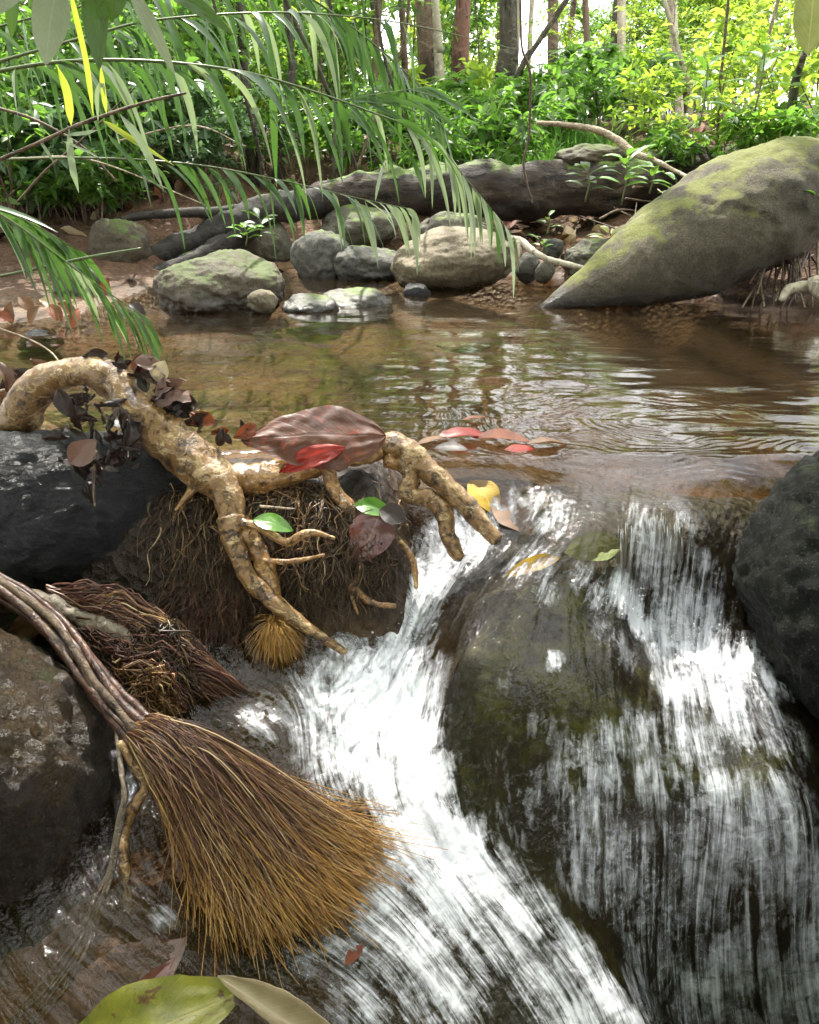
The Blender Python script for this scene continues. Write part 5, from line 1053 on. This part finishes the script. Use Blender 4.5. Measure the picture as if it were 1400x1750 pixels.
proto = {
 'left': [shrub('leafy_shrub', 1.1, 4, .075, .03, M['fol_mid'], 1, .45, 9, .38, 3, True, .006), shrub('leafy_shrub', 1.5, 3, .06, .024, M['fol_mid'], 2, .35, 14, .42, 4, False, .007), shrub('leafy_shrub', .7, 5, .07, .03, M['fol_mid'], 3, .7, 7, .28, 3, True, .005)],
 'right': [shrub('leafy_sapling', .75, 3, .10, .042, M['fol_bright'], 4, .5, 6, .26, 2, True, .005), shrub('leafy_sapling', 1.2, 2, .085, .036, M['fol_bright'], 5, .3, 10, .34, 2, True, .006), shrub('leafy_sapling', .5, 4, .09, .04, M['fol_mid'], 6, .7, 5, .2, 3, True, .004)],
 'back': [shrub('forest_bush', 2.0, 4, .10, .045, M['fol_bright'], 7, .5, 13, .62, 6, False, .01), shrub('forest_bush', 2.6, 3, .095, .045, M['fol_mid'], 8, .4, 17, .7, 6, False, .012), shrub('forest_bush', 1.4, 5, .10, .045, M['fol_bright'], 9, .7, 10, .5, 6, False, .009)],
 'sap': [shrub('thin_sapling', 2.2, 1, .075, .032, M['fol_bright'], 10, .15, 16, .42, 3, True, .008), shrub('thin_sapling', 2.8, 1, .08, .034, M['fol_mid'], 11, .2, 20, .5, 3, True, .009), shrub('thin_sapling', 1.7, 2, .07, .03, M['fol_bright'], 12, .25, 13, .36, 3, True, .006)],
 'under': [shrub('undergrowth_plant', .42, 6, .09, .038, M['fol_bright'], 14, .9, 4, .2, 3, True, .004), shrub('undergrowth_plant', .5, 5, .08, .03, M['fol_mid'], 15, .8, 5, .2, 3, True, .004)],
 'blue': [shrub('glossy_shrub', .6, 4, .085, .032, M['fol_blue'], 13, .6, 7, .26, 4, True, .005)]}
used = set()
def plant(kind, v, x, y, sc, label=None, rz=None):
    o = proto[kind][v % len(proto[kind])]; loc = (x, y, gz(x, y) - .01); rz = fr_.uniform(0, 6.28) if rz is None else rz
    if o.name in used: o = copy_tree(o, None, loc, rz, sc)
    else:
        used.add(o.name); o.location = loc; o.rotation_euler = (0, 0, rz); o.scale = (sc,) * 3
    ds, wh = where(x, y); tag(o, label or '%s %s%s %s' % (ds, 'tall ' if sc > 1.15 else 'small ' if sc < .75 else '', LB[kind], wh), 'sapling' if 'sap' in o.name else 'shrub', GP[kind]); return o
def atground(px, Yc): return ray(px, 300)[0] / ray(px, 300)[1] * Yc
for px, Yc, v, s in [(20, 3.6, 2, 1.), (90, 4.2, 0, 1.), (160, 4.6, 2, 1.1), (-60, 4.0, 0, 1.1), (230, 5.2, 0, 1.), (300, 5.6, 1, 1.), (360, 5.4, 2, 1.2), (420, 6.2, 1, 1.1), (50, 5.5, 1, 1.2), (150, 6.2, 1, 1.3), (-20, 6.8, 1, 1.4), (260, 7.0, 1, 1.4), (340, 7.6, 1, 1.5), (480, 7.2, 0, 1.3), (540, 6.6, 2, 1.4), (600, 7.5, 0, 1.4), (90, 7.8, 1, 1.6), (200, 8.4, 1, 1.7), (440, 8.6, 1, 1.6)]:
    plant('left', v, atground(px, Yc), Yc, s)
for px, Yc, s in [(150, 4.1, 1.), (215, 4.3, 1.1), (70, 3.9, 1.), (300, 4.7, 1.), (345, 4.5, .8), (120, 4.9, 1.2)]: plant('blue', 0, atground(px, Yc), Yc, s)
for px, Yc, v, s in [(1120, 4.7, 0, .6), (1180, 4.3, 2, .7), (1240, 4.2, 0, .65), (1300, 4.0, 2, .7), (1350, 4.3, 0, .7), (1400, 3.9, 2, .8), (1450, 4.1, 0, .9), (1080, 5.2, 0, .65), (1150, 5.4, 0, .6), (1220, 5.0, 0, .65), (1290, 5.2, 1, .65), (1360, 5.0, 1, .8), (1430, 5.4, 1, .9), (1030, 5.8, 2, .9), (1100, 6.2, 2, .9), (1190, 6.4, 0, .7), (1270, 6.2, 0, .8), (1340, 6.6, 1, .85), (960, 6.0, 2, .8), (880, 6.4, 2, .9), (1000, 6.9, 2, 1.), (800, 6.2, 2, 1.1), (1060, 7.6, 2, 1.1), (1150, 7.8, 2, 1.2), (1240, 7.4, 0, .8), (930, 7.8, 2, 1.1)]:
    plant('right', v, atground(px, Yc), Yc, s)
for px, Yc, v, s in [(560, 6.0, 0, 1.), (640, 6.4, 1, 1.), (700, 7.4, 0, 1.1), (820, 7.6, 1, .7), (910, 7.2, 0, .6), (980, 9.8, 2, .9), (1050, 9.0, 0, .6), (1130, 9.6, 1, .55), (1210, 7.2, 2, .65), (1300, 7.4, 0, 1.1), (1390, 7.0, 1, 1.), (370, 6.8, 1, 1.), (250, 6.4, 0, 1.), (100, 6.6, 1, 1.), (-20, 5.8, 0, 1.), (460, 5.9, 2, 1.1), (1340, 5.8, 2, 1.), (1160, 8.9, 2, .8)]:
    plant('sap', v, atground(px, Yc), Yc, s)
for i in range(76):
    rt = i % 5 >= 3; Yc = fr_.uniform(13, 23) if rt else fr_.uniform(9, 20); px = fr_.uniform(760, 1650) if rt else fr_.uniform(-250, 760); dense = 1 if px < 760 else .95
    plant('back', i, atground(px, Yc), Yc, fr_.uniform(.8, 1.25) * dense)
for i in range(46):
    px = fr_.uniform(-120, 1000); Yc = fr_.uniform(5.0, 8.6); plant('under', i if Yc > 6 else 1, atground(px, Yc), Yc, fr_.uniform(.7, 1.3))
for i in range(18):
    px = fr_.uniform(-80, 170); Yc = fr_.uniform(3.7, 4.9); plant('under', 1, atground(px, Yc), Yc, fr_.uniform(.4, .7))
# trees: a trunk that leaves the picture at the top, limbs and a crown overhead
def crown_mesh(nb, L, seed):
    r_ = np.random.default_rng(seed); P = []; D = []; tb = []
    for k in range(nb):
        a_ = r_.uniform(0, 6.28); e = r_.uniform(-.1, .9); d = np.array([math.cos(a_) * math.cos(e), math.sin(a_) * math.cos(e), math.sin(e)]); l = L * r_.uniform(.5, 1.1)
        K = spline(np.array([[0, 0, -.2 * L], d * l * .5 + np.array([0, 0, .1 * L]), d * l]), 12); tb.append(tube(K, np.linspace(.03, .006, 12), 5))
        for j in range(4, 12):
            c = K[j] + r_.normal(size=(16, 3)) * L * .13; P.append(c); D.append(nrm(r_.normal(size=(16, 3)) * np.array([1, 1, .4]) + d * .4))
    P = np.concatenate(P); D = np.concatenate(D); n = len(P)
    return join(tb), leaf_cloud(P, D, nrm(np.array([0, 0, 1.]) + r_.normal(size=(n, 3)) * .5), .13 * r_.uniform(.6, 1.2, n), .06 * r_.uniform(.7, 1.2, n), False, droop=.25)
CR = []
for k in range(4):
    (lv, lf), (fv, ff) = crown_mesh(12, 1.25, 200 + k); CR.append((mesh_data('limbs', lv, lf, M['trunk_dark']), mesh_data('crown', fv, ff, M[['fol_mid', 'fol_bright', 'fol_mid', 'fol_dark'][k]])))
def tree(pts, Yc, m, label, H, crown=0, cs=1., seed=0, group=None, moss=False, top=True):
    if group is None: H = 1.376 * (Yc - 1) + 1.7          # crowns stand clear above the light that reaches the stream
    """pts (column,row,width px) from the root upward"""
    A = []
    for px, py, w in pts:
        q = aty(px, py, Yc); A.append([*q, w * scale_at(q) / 2])
    A = np.array(A); z0 = gz(A[0, 0], Yc) - .12; base = A[0].copy(); base[2] = z0; base[3] *= 1.35
    A = np.vstack([base, A[A[:, 2] > z0 + .1]]); last = A[-1]; d = nrm(A[-1, :3] - A[-2, :3]); d[2] = max(d[2], .9); d = nrm(d)
    if last[2] < H:
        for f in (.5, 1.): A = np.vstack([A, [*(last[:3] + d * (H - last[2]) * f + np.array([.1 * math.sin(seed * 3 + f * 4), .1 * math.cos(seed * 5 + f), 0])), last[3] * (1 - .45 * f)]])
    K = spline(A, 60); V, F = tube(K[:, :3], np.maximum(K[:, 3], .004), 16, .16, 5, seed=seed)
    o = thing('forest_tree', base[:3], label, 'tree', group); part('trunk', V, F, M[m], o)
    if top:
        lm, cm_ = CR[crown % 4]; tip = K[-1, :3] - base[:3]
        l_ = link('limbs', lm, o, tuple(tip)); c_ = link('crown', cm_, o, tuple(tip))
        for q in (l_, c_): q.scale = (cs,) * 3; q.rotation_euler = (0, 0, seed * 1.7)
    return o
tree([(437, 330, 20), (425, 200, 17), (412, 60, 15), (408, -20, 14)], 5.3, 'trunk_dark', 'dark slim tree with a forked stem behind the palm fronds', 3.2, 0, .9, 1)
tree([(472, 325, 18), (482, 220, 16), (500, 110, 14), (490, 0, 12)], 5.6, 'trunk_dark', 'slightly leaning grey-brown tree right of the dark forked one', 3.6, 2, 1., 2)
tree([(440, 240, 9), (410, 120, 9), (372, 40, 8), (350, -30, 8)], 5.25, 'trunk_dark', 'thin stem leaning left out of the dark forked tree', 3., 0, .7, 3)
tree([(738, 262, 38), (735, 150, 34), (726, 0, 32)], 7.0, 'trunk_brown', 'stout brown tree standing in the middle behind the log', 5.5, 0, 1.3, 4)
tree([(750, 246, 17), (752, 150, 15), (747, 60, 15), (742, -10, 14)], 6.5, 'trunk_pale', 'slim pale-barked tree in front of the stout brown trunk', 5., 1, 1., 5)
tree([(784, 250, 32), (786, 140, 28), (792, 0, 27)], 7.1, 'trunk_red', 'reddish-barked tree just right of the pale slim trunk', 5.6, 2, 1.3, 6)
tree([(846, 245, 42), (856, 170, 36), (868, 90, 34), (868, 0, 30)], 6.6, 'trunk_dark', 'mossy dark leaning tree in the middle of the clearing', 5.6, 0, 1.1, 7)
tree([(866, 240, 11), (880, 150, 11), (905, 90, 10), (955, 20, 9)], 6.45, 'trunk_dark', 'thin crooked tree bending right beside the mossy leaning one', 4.5, 1, .7, 8)
tree([(945, 215, 22), (944, 120, 19), (945, 0, 18)], 8.2, 'trunk_brown', 'straight brown tree right of the mossy leaning tree', 6.2, 1, 1., 9)
tree([(884, 232, 11), (882, 120, 10), (886, 0, 10)], 7.6, 'trunk_pale', 'thin straight tree behind the mossy leaning one', 5.8, 2, .8, 10)
tree([(595, 305, 10), (580, 160, 9), (560, 0, 8)], 5.8, 'trunk_dark', 'thin dark pole leaning left, left of the stout brown tree', 3.6, 0, .9, 11)
tree([(632, 300, 13), (640, 150, 12), (648, 0, 12)], 6.0, 'trunk_brown', 'slim brown pole between the fronds and the stout tree', 4.2, 3, .9, 12)
tree([(660, 295, 9), (652, 150, 8), (636, 0, 8)], 6.2, 'trunk_dark', 'thin dark pole crossing the slim brown one', 4.2, 0, .9, 13)
tree([(690, 280, 12), (694, 150, 11), (686, 0, 11)], 6.4, 'trunk_brown', 'slim trunk just left of the stout brown tree', 4.6, 2, .9, 14)
tree([(1180, 160, 9), (1160, 90, 8), (1138, 10, 8)], 6.0, 'trunk_pale', 'pale thin pole leaning left in the right-hand thicket', 5.5, 1, .6, 15)
tree([(1012, 200, 13), (1004, 100, 12), (1000, 0, 11)], 8.6, 'trunk_brown', 'slim distant trunk right of the straight brown tree', 6.6, 1, .8, 16)
tree([(1348, 215, 18), (1362, 130, 13), (1388, 60, 11), (1410, 0, 10)], 4.2, 'trunk_dark', 'dark crooked stem on the right bank below the yellow palm leaf', 3.8, 1, .6, 17)
tree([(1225, 250, 6), (1232, 130, 5), (1245, 0, 5)], 4.4, 'twig_dark', 'wiry dark stem rising from the right bank litter', 3.4, 1, .35, 18)
tree([(1285, 240, 8), (1300, 120, 7), (1330, 0, 6)], 4.8, 'twig', 'tan wiry stem leaning right on the right bank', 3.6, 1, .4, 19)
for i in range(44):
    Yc = fr_.uniform(9.5, 22); px = fr_.uniform(-250, 780) if i < 22 else fr_.uniform(780, 1600); x = atground(px, Yc); w = fr_.uniform(60, 230) / Yc; ln = fr_.normal() * 12
    hi = px < 800
    tree([(px, 230, w), (px + ln, 110, w * .9), (px + ln * 2, 0, w * .85)], Yc, ['trunk_brown', 'trunk_pale', 'trunk_dark', 'trunk_brown'][i % 4], '%s tree with bare %s trunk %s' % (where(x, Yc)[0], ['brown', 'pale', 'dark', 'brown'][i % 4], where(x, Yc)[1]), fr_.uniform(3.5, 7.5) if hi else 1.0 * Yc + 5, i, fr_.uniform(1.1, 1.8) if hi else .9, i + 30, 'far forest trees')
# unseen trees added behind and beside the camera to shade the faces towards it
for i, (x, y, H_, cs) in enumerate([(-3.2, -1.5, 3.2, 2.2), (-1.2, -3.2, 3.6, 2.4), (1.4, -2.8, 3.4, 2.4), (3.4, -1.2, 3.2, 2.2), (-4.0, 1.5, 3.4, 2.0), (4.2, 1.6, 3.6, 2.0), (0.2, -5.2, 5.2, 2.8), (-3.6, -4.4, 5., 2.6), (3.8, -4.2, 5., 2.6), (-.3, -2.2, 5.6, 2.2)]):
    z0 = gz(x, y); K = spline(np.array([[x, y, z0 - .1], [x + .1, y, z0 + H_ * .5], [x, y + .1, z0 + H_]]), 30); V, F = tube(K, np.linspace(.11, .05, 30), 12, .15, 5, seed=i)
    o = thing('forest_tree', (x, y, z0), ['unseen leafy tree added for shade on the near left bank', 'unseen dense tree added for shade behind the viewer to the left', 'unseen dense tree added for shade behind the viewer to the right', 'unseen leafy tree added for shade on the near right bank', 'bushy tree added for shade left of the pool outside the view', 'bushy tree added for shade right of the pool outside the view', 'unseen tall tree added for shade far behind the viewer', 'unseen tall tree added for shade behind the viewer at far left', 'unseen tall tree added for shade behind the viewer at far right', 'unseen tall slim tree added for shade directly behind the viewer'][i], 'tree'); part('trunk', V, F, M['trunk_brown'], o)
    for k in range(3):
        lm, cm_ = CR[(i + k) % 4]; q = K[-1] - np.array([x, y, z0]) + np.array([.5 * math.sin(k * 2.1 + i), .5 * math.cos(k * 2.1 + i), -.9 * k])
        for nm_, me_ in (('limbs', lm), ('crown', cm_)): c_ = link(nm_, me_, o, tuple(q)); c_.scale = (cs * .8,) * 3; c_.rotation_euler = (0, 0, i + k * 2.)
# broad-leaved plant in front of the log
def rosette(name, px, py, Yc, n, L, W, m, label, seed, H=.12):
    r_ = np.random.default_rng(seed); q = aty(px, py, Yc); o = thing(name, q, label, 'plant'); st = np.array([q, q + [0.01, 0, H * .5], q + [0, 0, H]]); V, F = tube(spline(st, 12), np.linspace(.004, .0025, 12), 7); part('stem', V, F, M['stalk'], o)
    for k in range(n):
        f = .35 + .65 * k / n; a_ = k * 2.4 + r_.normal() * .2; b = q + np.array([0, 0, H * f]); d = np.array([math.cos(a_), math.sin(a_), .35 - .5 * (1 - f) + r_.normal() * .12]); l = L * r_.uniform(.7, 1.1)
        V, F, uv = leaf_blade(b + nrm(d) * .012, b + nrm(d) * l, W * r_.uniform(.8, 1.1), (0, -.15, 1), bend=.08, cup=.25, seed=k + seed, nu=10, nv=3); part('leaf', V, F, m, o, uv=uv)
    return o
for a in [(1062, 350, 3.6, 11, .14, .042, 'leaf_green', 'broad-leaved green plant growing in front of the fallen log', 1, .20), (1000, 345, 3.62, 8, .12, .042, 'leaf_shade', 'darker leafy plant left of the broad-leaved one by the log', 2, .14), (1110, 330, 3.7, 8, .12, .035, 'leaf_green', 'small green plant between the broad-leaved plant and the slanting boulder', 3, .12),
          (935, 400, 3.45, 4, .06, .02, 'leaf_green', 'tiny bright seedling on the muddy bank', 4, .08), (1040, 420, 3.3, 8, .10, .028, 'leaf_pale_green', 'yellow-green seedling on the litter beside the slanting boulder', 5, .05), (925, 432, 3.25, 5, .06, .022, 'leaf_green', 'green sprout between the small stones', 6, .05), (1150, 350, 3.5, 7, .11, .03, 'leaf_green', 'leafy sprout just above the slanting boulder', 7, .10),
          (1195, 215, 4.0, 9, .15, .05, 'leaf_green', 'tall leafy plant on top of the right bank', 8, .25), (1290, 190, 3.8, 9, .15, .05, 'leaf_green', 'leafy plant against the litter near the right edge', 9, .25), (1205, 330, 3.35, 6, .1, .03, 'leaf_shade', 'dark sprout pressed against the slanting boulder', 10, .08),
          (1395, 350, 2.75, 5, .07, .03, 'leaf_green', 'small green sprig at the right edge beside the big boulder', 11, .03), (420, 420, 3.6, 8, .10, .035, 'leaf_green', 'low green plant between the dark limbs and the grey boulder', 12, .08), (445, 410, 3.7, 8, .10, .035, 'leaf_shade', 'low dark plant behind the cracked grey boulder', 13, .10)]:
    rosette('bank_plant', *a[:6], M[a[6]], *a[7:])
# tufts of grass-like blades behind the log
def grass(px, Yc, n, h, seed, label):
    r_ = np.random.default_rng(seed); x = atground(px, Yc); P = np.array([x, Yc, gz(x, Yc)]) + r_.normal(size=(n, 3)) * np.array([.12, .1, 0]); D = nrm(np.array([0, 0, 1.]) + r_.normal(size=(n, 3)) * np.array([.45, .45, .1]))
    V, F = leaf_cloud(P, D, nrm(r_.normal(size=(n, 3))), h * r_.uniform(.5, 1.2, n), .014, True, .2, .35); solo('grass_tuft', V, F, M['grass'], label, None, None, 'stuff')
for i, (px, Yc) in enumerate([(900, 5.0), (940, 5.2), (980, 5.1), (1010, 5.4), (870, 5.3), (960, 5.6), (830, 5.0), (790, 4.9), (920, 5.8), (740, 5.0), (690, 4.9)]): grass(px, Yc, 140, .38, i, 'tuft of long grassy blades growing behind the fallen log ' + where(atground(px, Yc), Yc)[1])
# leaf litter and sticks on the far banks
lit = np.random.default_rng(9); cnt = 0
for m, nm_, k in (('leaf_litter', 'brown', 120), ('leaf_litter_pale', 'pale dry', 70), ('leaf_litter_red', 'rusty red', 45), ('leaf_dead', 'dark rotten', 50)):
    base_me = []
    for v in range(5):
        V, F, uv = leaf_blade((-.05, 0, 0), (.05, 0, 0), .045, (0, 0, 1), bend=lit.uniform(-.1, .25), cup=lit.uniform(-.3, .9), seed=v + 40, nu=7, nv=2, ruffle=.05); base_me.append(mesh_data('litter_leaf', V, F, M[m], uv=uv))
    c = 0
    while c < k:
        if lit.random() < .6: x, y = lit.uniform(.2, 2.6), lit.uniform(3.2, 5.2)
        else: x, y = lit.uniform(-2.4, .2), lit.uniform(2.4, 5.0)
        d = y - float(shore(np.array(x)))
        if d < .08: continue
        z = gz(x, y); o = link('litter_leaf', base_me[c % 5], None, (x, y, z + .012)); o.rotation_euler = (lit.normal() * .4, lit.normal() * .4, lit.uniform(0, 6.28)); s = lit.uniform(.6, 1.5); o.scale = (s,) * 3
        tag(o, nm_ + ' fallen leaf in the litter of the far bank', 'leaf', nm_ + ' leaves littering the far bank'); c += 1
for i, (px, py, Yc, m) in enumerate([(20, 535, 2.5, 'leaf_litter'), (60, 540, 2.48, 'leaf_litter'), (95, 535, 2.5, 'leaf_litter_red'), (115, 530, 2.52, 'leaf_litter_red'), (130, 545, 2.46, 'leaf_litter_red'), (85, 520, 2.55, 'leaf_litter_pale'), (45, 520, 2.55, 'leaf_litter'), (5, 545, 2.46, 'leaf_litter_red'), (215, 540, 2.5, 'leaf_dead'), (235, 532, 2.52, 'leaf_dead')]):
    q = aty(px, py, Yc); d = nrm(lit.normal(size=3) * np.array([1, .5, .7])) * .05
    V, F, uv = leaf_blade(q - d * .7, q + d * .7, .04, (0, -.6, .8), bend=.1, cup=.4, seed=i, nu=9, nv=3); solo('litter_leaf', V, F, M[m], ['brown', 'brown', 'rusty', 'orange', 'rust-red', 'cream', 'tan', 'red-brown', 'black', 'soggy'][i] + ' leaf on the left bank by the water', 'leaf', 'leaves on the left bank', uv=uv)
for i in range(46):
    x, y = lit.uniform(.5, 2.6), lit.uniform(3.4, 5.0)
    if y - float(shore(np.array(x))) < .15: continue
    z = gz(x, y); a_ = lit.uniform(0, 3.14); L = lit.uniform(.15, .6); d = np.array([math.cos(a_), math.sin(a_), lit.uniform(-.1, .4)]) * L / 2
    K = spline(np.array([[x, y, z + .03] - d, np.array([x, y, z + .03]) + lit.normal(size=3) * .03, [x, y, z + .05] + d]), 14); V, F = tube(K, np.linspace(.006, .002, 14) * lit.uniform(.6, 1.4), 6)
    solo('dry_stick', V, F, M[['twig', 'twig_dark'][i % 2]], ['tan', 'brown'][i % 2] + ' dry stick lying in the litter of the right bank', 'stick', 'sticks on the right bank')
# hanging threads of water below the lip, and flung drops
def curtain():
    r_ = np.random.default_rng(3); C = []; rd = []
    for k in range(70):
        px = r_.uniform(1055, 1170); py = 912 + (px - 1055) * -.15 + r_.normal() * 14; ln = r_.uniform(60, 150) * (1.1 if px < 1140 else .8)
        a = onwater(px, py - 30) + np.array([0, 0, -.005]); b = onwater(px, py) + np.array([0, 0, -.0005]); e = b + np.array([(r_.normal() - .2) * .004, -.014 + r_.normal() * .003, -ln * scale_at(b) * 1.1])
        m_ = b * .5 + e * .5 + np.array([0, -.005, .006]); K = spline(np.array([a, b, m_, e]), 12); C.append(K); rd.append(np.array([.05, .1, .2, .35, .6, .8, .9, .75, .8, .6, .5, .1]) * r_.uniform(.0008, .0022))
    V, F = strands(np.array(C), np.array(rd), 6); solo('water_curtain', V, F, M['strand_water'], 'comb of clear water threads dropping from the lip', None, None, 'stuff')
    D, Fd = ico(2); P = []
    for (px, py, sx, sy, n) in [(700, 1060, 60, 60, 60), (620, 1060, 40, 30, 40), (1180, 1080, 60, 40, 60), (600, 1230, 80, 60, 40), (1080, 1040, 40, 30, 40), (500, 1560, 60, 30, 30), (800, 930, 50, 30, 40), (1250, 1150, 60, 60, 40)]:
        for i in range(n):
            q = onwater(px + r_.normal() * sx * .5, py + r_.normal() * sy * .5); r = r_.uniform(.0006, .0021); P.append((D * r * np.array([1, 1, .8]) + q + np.array([0, 0, abs(r_.normal()) * .008]), [Fd]))
    V, F = join(P); solo('water_drops', V, F, M['strand_water'], 'beads and bubbles of water thrown up by the falls', None, None, 'stuff')
curtain()
